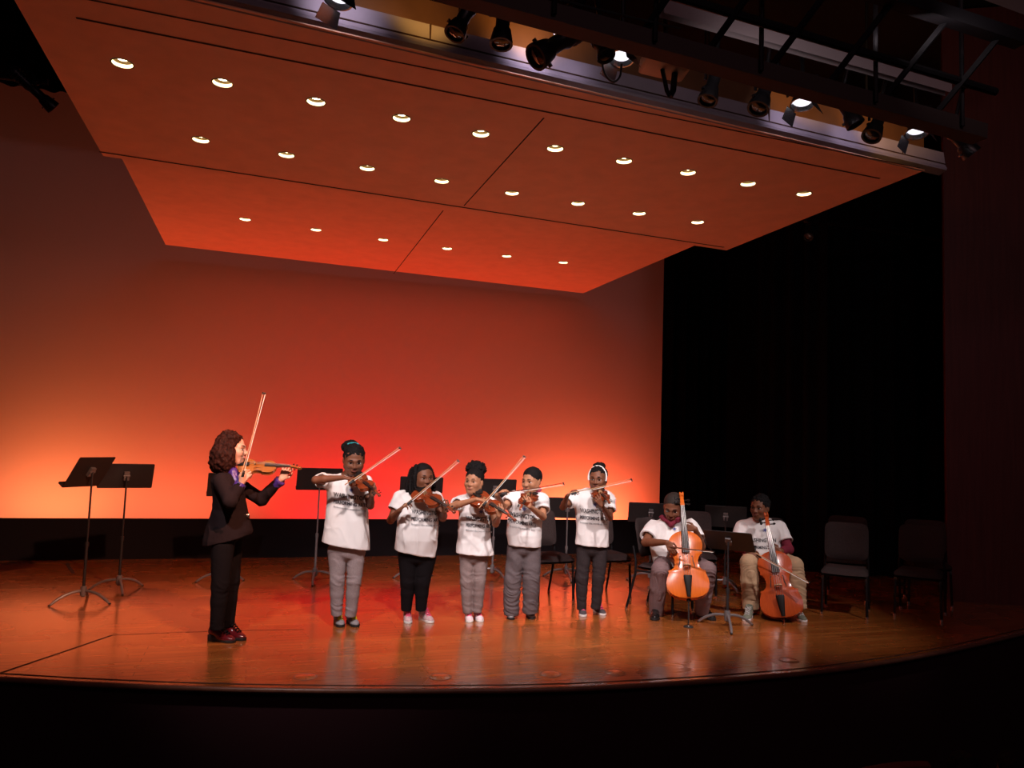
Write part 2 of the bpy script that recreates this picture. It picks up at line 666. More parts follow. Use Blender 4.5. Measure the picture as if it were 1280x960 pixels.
h1 = [zz(u, v, Z1) for u, v in rows_px[0] + rows_px[1]]
h2 = [zz(u, v, Z2) for u, v in rows_px[2]]
bl, br_ = zz(129, 195, Z1), zz(908, 313, Z1)
fr, fl = zz(1156, 213, Z1), zz(252, 0, Z1)
fdir = (Vector(fr) - Vector(fl)).normalized()
xl = -1.40
flx = Vector(fl) + fdir * ((xl - fl[0]) / fdir.x)
gA, gB = zz(95, 22, Z1), zz(1100, 223, Z1)
gA2, gB2 = zz(130, 3, Z1), zz(1140, 217, Z1)
rA, rB = zz(124, 189.5, Z1), zz(940, 312, Z1)
pan1 = panel('acoustic_panel', 'front and larger of the two orange-lit ceiling panels, with two rows of downlights',
             [(xl, flx.y), (fr[0], fr[1]), (br_[0], br_[1]), (bl[0], bl[1])], Z1, h1, 1.75,
             [(zz(680, 147, Z1), zz(580, 257, Z1), 0.012),
              (gA, gB, 0.022), (zz(105, -2, Z1), zz(1150, 210, Z1), 0.016), (rA, zz(905, 309, Z1), 0.028)])
b2l, b2r = zz(207, 306, Z2), zz(729, 366.5, Z2)
pan2 = panel('acoustic_panel', 'smaller rear ceiling panel glowing redder, with a single row of downlights',
             [(-1.36, 6.9), (4.92, 7.3), (b2r[0], b2r[1]), (b2l[0], b2l[1])], Z2, h2, 1.75,
             [(zz(554, 263, Z2), zz(492, 342, Z2), 0.012)])

# ================================================================ HOUSE HEADER + FASCIA over the front edge
F0, F1 = Vector(flx) + Vector((-0.2, 0, 0)), Vector(fr) + Vector((0.19, 0.015, 0))
fn = Vector((-fdir.y, fdir.x, 0))      # upstage normal
mb = MB()
prof = [(0.02, -0.004), (-0.045, 0.02), (-0.05, 0.035), (-0.035, 0.06), (-0.035, 0.066), (-0.02, 0.175), (0.14, 0.175), (0.14, 0.12)]
rows = []
for (a, h) in prof:
    rows.append([F0 + fn * a + Vector((0, 0, h)), F1 + fn * a + Vector((0, 0, h))])
mb.grid(rows)
struct('trim_6', mb, M['fascia'], smooth=False)
for k, q in enumerate((0.16, 0.36, 0.545, 0.735, 0.93)):
    p = F0 + (F1 - F0) * q + fn * -0.030
    b = MB().box(p + Vector((0, 0, 0.12)), (0.008, 0.012, 0.105))
    struct('trim_%d' % (7 + k), b, M['groove'], smooth=False)
b = MB()
for off in (0.072,):
    b.tube([F0 + fn * -0.036 + Vector((0, 0, off)), F1 + fn * -0.036 + Vector((0, 0, off))], 0.005, n=6)
struct('trim_12', b, M['groove'])
mb = MB()
H0, H1 = F0 + fn * 0.16, F1 + fn * 0.16
mb.add([H0 + Vector((0, 0, 0.15)), H1 + Vector((0, 0, .15)), H1 + Vector((0, 0, .62)), H0 + Vector((0, 0, .62))], [(0, 1, 2, 3)])
struct('wall_header', mb, M['header'], smooth=False)

# ================================================================ LIGHTING BRIDGE
def box_beam(mb, a, b, w, h, m=0):
    a, b = Vector(a), Vector(b)
    t = (b - a)
    L = t.length
    q = t.to_track_quat('X', 'Z').to_matrix()
    mb.box((a + b) / 2, (L, w, h), q, m)


YB = 3.15
bA, bB = y_at(600, -3, YB), y_at(1215, 165, YB)
dB = (bB - bA)
bA2, bB2 = bA - dB * 0.35, bB + dB * 0.02
bridge = thing('lighting_bridge', 'dark steel lighting bridge with diagonal bracing across the top of the picture', 'lighting truss', (bA2.x, bA2.y, bA2.z))
off = Vector(bA2)
mb = MB()
box_beam(mb, bA2 - off, bB2 - off, 0.10, 0.085)
mb.build('lower_beam', mat('grey_brown_steel', (0.055, 0.038, 0.034), 0.7, spec=.2), bridge, smooth=False)
up = Vector((0, -0.25, 0.42))
mb = MB()
box_beam(mb, bA2 - off + up, bB2 - off + up, 0.07, 0.07)
mb.build('upper_beam', M['steel'], bridge, smooth=False)
mb = MB()
up2 = Vector((0, -0.1, 0.2))
mb.tube([bA2 - off + up2, bB2 - off + up2], 0.022)
mb.build('grip_pipe', M['steel'], bridge)
nb = 11
for k in range(nb):
    a = bA2 - off + dB * 1.37 * (k / nb)
    b_ = bA2 - off + up + dB * 1.37 * ((k + 0.62) / nb)
    m1 = MB()
    box_beam(m1, a, b_, 0.022, 0.026)
    m1.build('brace', M['steel'], bridge, smooth=False)
for q in (0.34, 0.47, 0.62, 0.80, 0.95):
    a = bA2 - off + dB * 1.37 * q
    MB().tube([a + Vector((0, -.06, -.02)), a + Vector((0, -.06, .9))], 0.012, n=6).build('hanger_rod', M['steel'], bridge)
# lit strip of house ceiling seen through the bracing
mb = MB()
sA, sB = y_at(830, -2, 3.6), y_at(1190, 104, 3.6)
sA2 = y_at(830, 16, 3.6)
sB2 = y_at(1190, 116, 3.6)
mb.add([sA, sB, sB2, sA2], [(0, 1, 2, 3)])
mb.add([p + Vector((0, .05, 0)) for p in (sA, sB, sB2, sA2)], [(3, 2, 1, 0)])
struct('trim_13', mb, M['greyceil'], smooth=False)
area('ceiling_strip_fill', y_at(1000, 58, 3.28), y_at(1000, 58, 3.6), 1.8, (1.0, .85, .9), 2.2, 0.03)  # added hidden lamp that only brightens the grey ceiling strip
# far upper right ceiling edge, faint
mb = MB()
q0, q1, q2, q3 = y_at(1225, -6, 5.2), y_at(1290, -6, 5.2), y_at(1290, 22, 5.2), y_at(1225, -2, 5.2)
mb.add([q0, q1, q2, q3], [(0, 1, 2, 3)])
struct('trim_14', mb, M['greyceil'], smooth=False)

# fixture pipe
pA, pB = y_at(560, -20, 3.75), y_at(1215, 150, 3.75)
pA, pB = pA + Vector((0, 0, .24)), pB + Vector((0, 0, .24))
pipe = MB().tube([pA - (pB - pA) * .5, pB], 0.022, n=10).build('lighting_pipe', M['steel'])
tag(pipe, 'round black pipe the stage lights hang from above the panel edge', 'pipe')


def fixture(name, label, loc, target, L=0.34, r=0.065, lens='lensdark', body='fixture', yoke=True, clamp_to=None, flare=1.15, fins=True):
    """profile spotlight: finned lamp housing, barrel, lens tube, yoke, hook clamp"""
    loc, target = Vector(loc), Vector(target)
    root = bpy.data.objects.new(name, None)
    C.objects.link(root)
    tag(root, label, 'stage light', 'stage lights on the bridge')
    d = (target - loc).normalized()
    q = d.to_track_quat('Z', 'Y')
    root.location = loc
    root.rotation_euler = q.to_euler()
    prof = [(0.001, -L * .55), (r * .75, -L * .55), (r * .95, -L * .48)]
    if fins:
        for k in range(4):
            z = -L * .46 + k * L * .07
            prof += [(r * 1.0, z), (r * 1.0, z + L * .03), (r * .84, z + L * .03), (r * .84, z + L * .06)]
    prof += [(r * .9, -L * .1), (r * .7, -L * .02), (r * .7, L * .2), (r * .9, L * .24), (r * flare, L * .45), (r * flare, L * .5), (r * .92, L * .5), (r * .92, L * .46)]
    MB().lathe(prof, 20).build('housing', M[body], root)
    MB().lathe([(r * .92, L * .455), (r * .6, L * .475), (0.001, L * .485)], 20).build('lens', M[lens], root)
    b = MB()
    b.box((0, 0, L * .36), (r * .35, r * 2.6, 0.012))
    b.build('colour_frame', M[body], root)
    if yoke:
        b = MB()
        w = r * 1.35
        inv = q.to_matrix().inverted()
        upv = inv @ Vector((0, 0, 1))
        upv = Vector((0, upv.y, upv.z)).normalized()
        pts = [Vector((-w, 0, -L * .05)), Vector((-w, 0, -L * .05)) + upv * r * 1.9, Vector((w, 0, -L * .05)) + upv * r * 1.9, Vector((w, 0, -L * .05))]
        b.tube(pts, 0.010, n=6)
        b.build('yoke', M['fixture'], root)
        top = Vector((0, 0, -L * .05)) + upv * r * 1.9
        hang(root, loc, inv, top, clamp_to)
    return root


PA, PB = y_at(560, -20, 3.75) + Vector((0, 0, .24)), y_at(1215, 150, 3.75) + Vector((0, 0, .24))


def hang(root, loc, inv, top, tip=None):
    """hook clamp from a fixture's yoke up to the pipe"""
    ax = (PB - PA).normalized()
    c = PA + ax * (loc - PA).dot(ax) if tip is None else Vector(tip)
    e = inv @ (c - loc)
    b = MB()
    b.tube([top, top + (e - top) * .92], 0.013, n=8)
    b.ball(top + (e - top) * .95, 0.03, 6)
    b.build('hook_clamp', M['fixture'], root)


FX = [
    # u, v, depth-Y, target offset px direction, L, r, lens, body, label
    (582, 18, 3.85, (560, 58), 0.30, 0.052, 'lensdark', 'fixture', 'black tilted spotlight at the left end of the bridge beside the orange board'),
    (629, 22, 3.85, (625, 72), 0.34, 0.055, 'lensdark', 'fixture', 'black spotlight hanging straight down with a finned body beside the tilted one'),
    (700, 52, 4.02, (660, 78), 0.42, 0.07, 'lensdark', 'fixture', 'long black spotlight tipped down to the left behind the looping cable'),
    (752, 58, 3.58, (757, 68), 0.16, 0.044, 'lensdark', 'fixture', 'round black spotlight whose rim shines like a thin ring'),
    (893, 98, 3.8, (880, 140), 0.34, 0.052, 'lensdark', 'fixture', 'dark spotlight pointing down right of the beige box'),
    (957, 110, 3.8, (944, 146), 0.34, 0.058, 'lensdark', 'fixture', 'dark spotlight with glinting fittings left of the first amber patch'),
    (1055, 132, 3.8, (1066, 150), 0.30, 0.05, 'lensdark', 'fixture', 'small dark spotlight with a glinting rim between the two amber patches'),
    (1099, 148, 3.84, (1086, 178), 0.34, 0.055, 'lensdark', 'fixture', 'dark spotlight just left of the second amber patch'),
    (1196, 172, 3.8, (1212, 190), 0.30, 0.055, 'lensdark', 'fixture', 'dark spotlight at the right end of the bridge by the wood wall'),
]
for (u, v, yy, tp, L, r, ln, bd, lab) in FX:
    p = y_at(u, v, yy)
    t = y_at(tp[0], tp[1], yy - 0.03)
    fixture('stage_spotlight', lab, p, t, L, r, ln, bd)

# bright fixtures: aluminium bodies, lens emission standing in for their white glare
for (u, v, du, dv, lab) in [(777, 68, -4, 22, 'bright aluminium floodlight with a white glowing front beside the looped cable'),
                            (1003, 126, 0, 20, 'bright white floodlight at the first amber patch on the bridge'),
                            (1146, 162, -4, 20, 'bright white floodlight at the second amber patch near the wood wall'),
                            (424, -6, -14, 14, 'white glowing floodlight cut by the top edge of the picture')]:
    p = y_at(u, v, 3.72)
    t = p + Vector((-.08, -.10, -.6))
    root = thing('floodlight', lab, 'stage light', p, 0, 'bright floodlights on the bridge')
    d = (t - p).normalized()
    root.rotation_euler = d.to_track_quat('Z', 'Y').to_euler()
    MB().lathe([(0.001, -.11), (.045, -.11), (.055, -.09), (.056, -.02), (.072, .02), (.074, .03), (.066, .03), (.045, -.01), (.001, -.03)], 20).build('reflector_body', M['alu'], root)
    b = MB()
    b.lathe([(.052, .004), (.03, .014), (.001, .018)], 20)
    b.build('lit_lens', M['lens'], root)
    # barn-door flaps beside the lens
    for a in (30, 210):
        b = MB()
        an = R_(a)
        c, s_ = math.cos(an), math.sin(an)
        b.add([(.07 * c - .05 * s_, .07 * s_ + .05 * c, .03), (.07 * c + .05 * s_, .07 * s_ - .05 * c, .03), (.10 * c + .06 * s_, .10 * s_ - .06 * c, .11), (.10 * c - .06 * s_, .10 * s_ + .06 * c, .11)], [(0, 1, 2, 3)])
        b.build('barn_door', M['alu'], root, smooth=False)
    b = MB()
    q = d.to_track_quat('Z', 'Y')
    inv = q.to_matrix().inverted()
    upv = inv @ Vector((0, 0, 1))
    upv = Vector((0, upv.y, upv.z)).normalized()
    b.tube([(-.085, 0, -.04), Vector((-.085, 0, -.04)) + upv * .11, Vector((.085, 0, -.04)) + upv * .11, (.085, 0, -.04)], .009, n=6)
    b.build('yoke', M['fixture'], root)
    hang(root, p, inv, Vector((0, 0, -.04)) + upv * .11)

# ballast box with vents
p = y_at(832, 79, 3.7)
root = thing('ballast_box', 'beige metal box with vent slots hanging on the bridge right of the bright floodlight', 'electrical box', p)
rz = Matrix.Rotation(R_(-12), 3, 'Z') @ Matrix.Rotation(R_(8), 3, 'Y')
MB().rbox((0, 0, 0), (0.26, 0.20, 0.085), 0.015, rz).build('casing', M['ballast'], root)
b = MB()
for k in range(6):
    b.box(rz @ Vector((-0.11 + k * 0.045, -0.102, 0.01)), (0.022, 0.004, 0.05), rz)
b.build('vent_slot', M['groove'], root, smooth=False)
b = MB()
b.tube([(0.06, 0, -.04), (.04, -.02, -.16), (.02, -.02, -.2)], .018)
b.tube([(-.02, 0, -.04), (0, -.02, -.17), (.02, -.02, -.2)], .012)
b.build('bracket', M['steel'], root)
MB().tube([(0, 0, .03), (0, .03, .5)], .014, 8).build('hanger_rod', M['steel'], root)

# spill from the hung lights: amber on the header board, lilac on the fascia
for (u, v, yy, tu, tv, pw, col, an) in [(690, 34, 3.95, 668, 30, 24, (1.0, .50, .10), 75), (1030, 100, 3.95, 1016, 98, 22, (1.0, .50, .10), 65), (1136, 140, 3.95, 1118, 140, 22, (1.0, .50, .10), 65), (560, 0, 3.95, 520, 14, 8, (1.0, .50, .10), 80),
                                      (690, 70, 4.0, 680, 98, 11, (.90, .76, 1.0), 100), (1010, 140, 4.1, 1010, 160, 7, (.90, .76, 1.0), 110), (1096, 158, 4.1, 1096, 176, 6, (.90, .76, 1.0), 110), (424, 6, 3.9, 424, 34, 8, (.95, .80, 1.0), 80)]:
    q = y_at(u, v, yy)
    if col[2] > .5:
        q.z = 4.08
    spot('fixture_spill', q, y_at(tu, tv, 4.5), pw, col, an, 0.9, 0.04)

# cables
for pts, lab in [([(648, -46), (650, 14), (668, 26), (680, 22), (690, 12), (692, -38)], 'black cable drooping over the amber board left of the long spotlight'),
                 ([(752, 66), (754, 86), (760, 98), (768, 102), (775, 95), (777, 80)], 'black cable hanging in a loop below the bright floodlight'),
                 ([(700, 0), (740, 10), (790, 22), (850, 36)], 'thin cable running along the bridge beam')]:
    P = [y_at(u, v, 3.09 if 'beam' in lab else 3.75 if 'amber' in lab else 3.66) for u, v in pts]
    # Catmull-Rom
    out = []
    for i in range(len(P) - 1):
        p0, p1, p2, p3 = P[max(i - 1, 0)], P[i], P[i + 1], P[min(i + 2, len(P) - 1)]
        for k in range(6):
            t = k / 6
            out.append(0.5 * ((2 * p1) + (p2 - p0) * t + (2 * p0 - 5 * p1 + 4 * p2 - p3) * t * t + (3 * p1 - p0 - 3 * p2 + p3) * t ** 3))
    out.append(P[-1])
    tag(MB().tube(out, 0.006, n=6).build('cable', M['cable']), lab, 'cable')

# side light hung at upper left, on a pipe beyond the panel
p = y_at(42, 112, 8.2)
t = y_at(70, 138, 8.28)
r_ = fixture('side_spotlight', 'black spotlight hanging at upper left against the dim backdrop', p, t, 0.44, 0.06, clamp_to=y_at(46, 101, 8.2) - Vector((0, 0, .02)))
r_['group'] = 'stage lights in the wings'
pl = y_at(-30, 92, 8.2)
pr = y_at(60, 103, 8.2)
tag(MB().tube([pl, pr], 0.03, n=8).build('lighting_pipe', M['steel']), 'short dark pipe above the spotlight at upper left', 'pipe')
p = y_at(1014, 290, 7.6)
r_ = fixture('side_spotlight', 'faint black spotlight hanging in the dark wing right of the ceiling panels', p, p + Vector((-.3, -.2, -.3)), 0.28, 0.05, clamp_to=p + Vector((0, .1, .17)))
r_['group'] = 'stage lights in the wings'
tag(MB().tube([p + Vector((-.5, .1, .18)), p + Vector((2.2, .1, .18))], 0.024, n=8).build('lighting_pipe', M['steel']), 'dark pipe in the right wing above the faint hanging spotlight', 'pipe')

# ================================================================ MUSIC STANDS
def stand_mesh(name, label, base, h, face, tilt=20, w=0.52, dh=0.34, lean=0.0, leg_rot=0.0, metal=None, baseh=0.10, seg=0.5):
    """base: floor point, h: height of the desk's lower edge, face: yaw of the side the player stands on"""
    root = thing(name, label, 'music stand', base, face, 'black music stands on the stage')
    lx = lean * h
    mt = metal or M['standmetal']
    for k in range(3):
        a = R_(leg_rot + 120 * k)
        pts = []
        for t in np.linspace(0, 1, 8):
            rr = 0.02 + 0.26 * t
            zz_ = baseh * (1 - t ** 2.2) + 0.008
            pts.append((rr * math.cos(a), rr * math.sin(a), zz_))
        leg = MB().tube(pts, [0.013] * 7 + [0.010], n=8).build('leg', M['standbase'], root)
        MB().ball((pts[-1][0], pts[-1][1], 0.008), (0.014, 0.014, 0.008), 5).build('foot', M['rubber'], leg)
    MB().lathe([(0.001, baseh + .05), (.026, baseh + .05), (.03, baseh), (.026, baseh - .04), (.001, baseh - .04)], 12).build('hub', M['standbase'], root)
    b = MB()
    b.tube([(0, 0, 0.05), (lx * seg, 0, h * seg)], 0.0135, n=10)
    b.build('lower_pole', mt, root)
    b = MB()
    b.lathe([(0.0105, h * seg - .02), (.018, h * seg - .02), (.018, h * seg + .02), (.0105, h * seg + .02)], 10, Matrix.Translation((lx * seg, 0, 0)))
    b.build('height_collar', mt, root)
    tp = Vector((lx, 0, h + dh * .42))
    b = MB()
    b.tube([(lx * seg, 0, h * seg), tp], 0.0085, n=8)
    b.build('upper_pole', mt, root)
    # desk: player side is local +Y; top leans toward -Y
    rx = Matrix.Rotation(R_(tilt), 3, 'X')
    cen = tp + Vector((0, 0.035, 0))
    b = MB()
    b.rbox(cen, (w, 0.006, dh), 0.012, rx, axis='y')
    desk = b.build('desk', M['standmetal'], root, angle=30)
    b = MB()
    bt = cen + rx @ Vector((0, 0.03, -dh / 2))
    b.rbox(bt, (w, 0.065, 0.005), 0.006, rx)
    b.box(bt + rx @ Vector((0, 0.032, .008)), (w, 0.004, 0.02), rx)
    b.build('ledge', M['standmetal'], desk, angle=30)
    b = MB()
    b.box(tp + Vector((0, 0.014, 0)), (0.05, 0.03, 0.09), rx)
    b.tube([tp + Vector((-.03, .005, 0)), tp + Vector((.03, .005, 0))], 0.012)
    b.build('tilt_bracket', M['standbase'], root)
    return root


def stand_px(label, bu, bv, desk_c, w_px, dh_px, face_deg, tilt, leg_rot=-90, **k):
    """base hub floor pixel; desk centre pixel"""
    P = z_at(bu, bv)
    sc = FPX / (CR3.inverted() @ (P - CAMPOS)).z * -1      # px per metre
    vdir = Vector((P.x, P.y, 0)).normalized()
    d = ray(desk_c[0], desk_c[1])
    Q = CAMPOS + d * ((P - CAMPOS).dot(vdir) / d.dot(vdir))
    dh = dh_px / sc / max(.3, math.cos(R_(tilt)))
    w = w_px / sc
    h = Q.z - dh * .42
    right = Vector((vdir.y, -vdir.x, 0))
    sx = (Q - P).dot(right)
    yaw = math.atan2(vdir.y, vdir.x) - math.pi / 2 + R_(face_deg)
    return stand_mesh('music_stand', label, P, h, yaw, tilt, w, dh, lean=0.0, leg_rot=leg_rot, **k)


stand_px('black music stand furthest left, desk tipped over to the right', 103, 753, (110, 590), 54, 38, 42, 34, leg_rot=-80)
stand_px('black music stand just right of the leftmost one, desk turned nearly flat to the backdrop', 148, 738, (156, 595), 63, 31, 8, 22, leg_rot=-90)
stand_px('black music stand almost hidden behind the person in the dark suit', 276, 730, (276, 606), 46, 30, 4, 30, leg_rot=-90, metal=M['standbase'])
stand_px('music stand with a bare grey pole between the suited person and the tallest child', 393, 727, (398, 599), 56, 28, 6, 20, leg_rot=-100, metal=M['standbase'])
stand_px('black music stand behind the child with long braided hair', 452, 724, (524, 606), 52, 18, 5, 22, leg_rot=-70) if False else None
stand_px('black music stand behind the head of the child with long braided hair', 522, 724, (524, 606), 54, 20, 3, 20, leg_rot=-70)
stand_px('music stand with a grey pole between the child with the hair puff and the boy', 615, 722, (618, 612), 54, 27, 6, 22, leg_rot=-60, metal=M['standbase'])
stand_px('music stand with a grey pole between the boy and the child with the white headband', 707, 723, (706, 635), 60, 26, 4, 20, leg_rot=-80, metal=M['standbase'])
stand_px('black music stand left of the head of the maroon-collared cellist', 812, 728, (814, 641), 56, 25, 6, 22, leg_rot=-80)
stand_px('black music stand behind and between the two seated cellists', 906, 737, (906, 646), 51, 27, 2, 20, leg_rot=-60)
stand_px('black music stand in front of and between the two seated cellists', 909, 784, (915, 677), 60, 26, -12, 48, leg_rot=-70)

# ================================================================ CHAIRS
def build_chair(label):
    root = thing('orchestra_chair', label, 'chair', (0, 0, 0), 0, 'charcoal orchestra chairs on the stage')
    w, dp, sh, th = 0.44, 0.43, 0.43, 0.89
    # seat: padded, waterfall front (front = -Y)
    def seat_rows(z_off, sgn):
        rows = []
        for i in range(9):
            t = i / 8
            y = -dp / 2 + dp * t
            row = []
            for k in range(11):
                q = -1 + 2 * k / 10
                ww = w / 2 * (1 - 0.05 * t)
                rr = min(1, (1 - abs(q)) * 6)
                ry = min(1, min(t, 1 - t) * 8)
                e = math.sqrt(max(0, 1 - (1 - rr) ** 2)) * math.sqrt(max(0, 1 - (1 - ry) ** 2))
                fall = 0.018 * max(0, (0.25 - t) / .25) ** 2
                row.append((q * ww * (0.93 + .07 * min(1, ry + .0)), y, sh + z_off * sgn * e - fall + .006 * q * q * sgn))
            rows.append(row)
        return rows
    b = MB()
    top = seat_rows(0.038, 1)
    bot = seat_rows(0.022, -1)
    b.grid(top)
    b.grid([r[::-1] for r in bot])
    b.build('seat', M['chairfab'], root, angle=70)
    # backrest: rounded padded, leaning back
    b = MB()
    fr_, bk_ = [], []
    bw, bh = 0.425, 0.385
    N = 18
    for i in range(N + 1):
        t = i / N
        rf, rb = [], []
        for k in range(N + 1):
            q = -1 + 2 * k / N
            # squircle mapping for rounded corners
            p = 2 * t - 1
            sc_ = max(abs(q), abs(p)) / max(1e-9, (abs(q) ** 6 + abs(p) ** 6) ** (1 / 6))
            x = q * sc_ * bw / 2
            z = p * sc_ * bh / 2
            e = (1 - abs(q) ** 6) * (1 - abs(p) ** 6)
            curve = 0.03 * q * q
            rf.append((x, -0.026 * e - curve, z))
            rb.append((x, 0.020 * e - curve, z))
        fr_.append(rf)
        bk_.append(rb[::-1])
    lean = Matrix.Rotation(R_(-11), 3, 'X')
    cb = Vector((0, dp / 2 + 0.025, sh + 0.085 + bh / 2))
    f2 = [[lean @ Vector(p) + cb for p in r] for r in fr_]
    b2 = [[lean @ Vector(p) + cb for p in r] for r in bk_]
    b.grid(f2)
    b.grid(b2)
    b.build('backrest', M['chairfab'], root, angle=70)
    for sx in (-1, 1):
        # front leg
        x = sx * (w / 2 - .02)
        leg = MB().tube([(x, -dp / 2 + .05, sh - .02), (x, -dp / 2 + .035, sh - .05), (x * 1.04, -dp / 2 + .02, 0.02)], 0.0125, n=10).build('leg', M['steel'], root)
        MB().lathe([(0.001, 0), (.014, 0), (.015, .008), (.012, .03), (.001, .03)], 10, Matrix.Translation((x * 1.04, -dp / 2 + .02, 0))).build('foot_glide', M['chrome'], leg)
        # rear leg rises into the back upright
        x2 = sx * (w / 2 - .012)
        leg = MB().tube([(x2, dp / 2 + .10, 0.02), (x2, dp / 2 + .005, sh - .06), (x2, dp / 2 + .005, sh + .06), (x2 * .94, dp / 2 + .045, sh + .2)], 0.0125, n=10).build('leg', M['steel'], root)
        MB().lathe([(0.001, 0), (.014, 0), (.015, .008), (.012, .03), (.001, .03)], 10, Matrix.Translation((x2, dp / 2 + .102, 0))).build('foot_glide', M['chrome'], leg)
        MB().tube([(x, -dp / 2 + .04, sh - .035), (x2, dp / 2 + .01, sh - .035)], 0.011, n=8).build('side_rail', M['steel'], root)
        MB().box((x, -dp / 2 + .03, sh - .055), (.02, .012, .03)).build('seat_bracket', M['chrome'], root, smooth=False)
    MB().tube([(-w / 2 + .02, -dp / 2 + .05, sh - .035), (w / 2 - .02, -dp / 2 + .05, sh - .035)], 0.009, n=8).build('cross_rail', M['steel'], root)
    return root


chair_px = [
    (683, 748.5, 30, 'empty charcoal chair between the boy and the child with the white headband'),
    (755, 745.5, 30, 'empty charcoal chair right behind the child with the white headband'),
    (831, 764, 62, 'charcoal chair the maroon-collared cellist sits on'),
    (868, 742, 8, 'charcoal chair with only its rounded back showing behind the maroon-collared cellist'),
    (962, 757, 14, 'charcoal chair the cellist in khaki trousers sits on'),
    (1056.5, 767, -3, 'left one of two empty front-row chairs right of the khaki-trousered cellist'),
    (1058, 747, -3, 'empty charcoal chair half hidden behind the left of the two empty front-row chairs'),
    (1149.5, 770, -5, 'right one of two empty front-row chairs beside the dark wood wall'),
    (1160, 754, 6, 'empty charcoal chair peeping out behind the right of the two empty front-row chairs'),
]
proto = None
chairs = []
for (u, v, yaw, lab) in chair_px:
    if proto is None:
        proto = build_chair(lab)
        o = proto
    else:
        o = copy_tree(proto)
    P = z_at(u, v)
    vd = math.atan2(P.y, P.x) - math.pi / 2
    o.location = P
    o.rotation_euler = (0, 0, vd + R_(yaw))
    o['label'] = lab
    chairs.append(o)

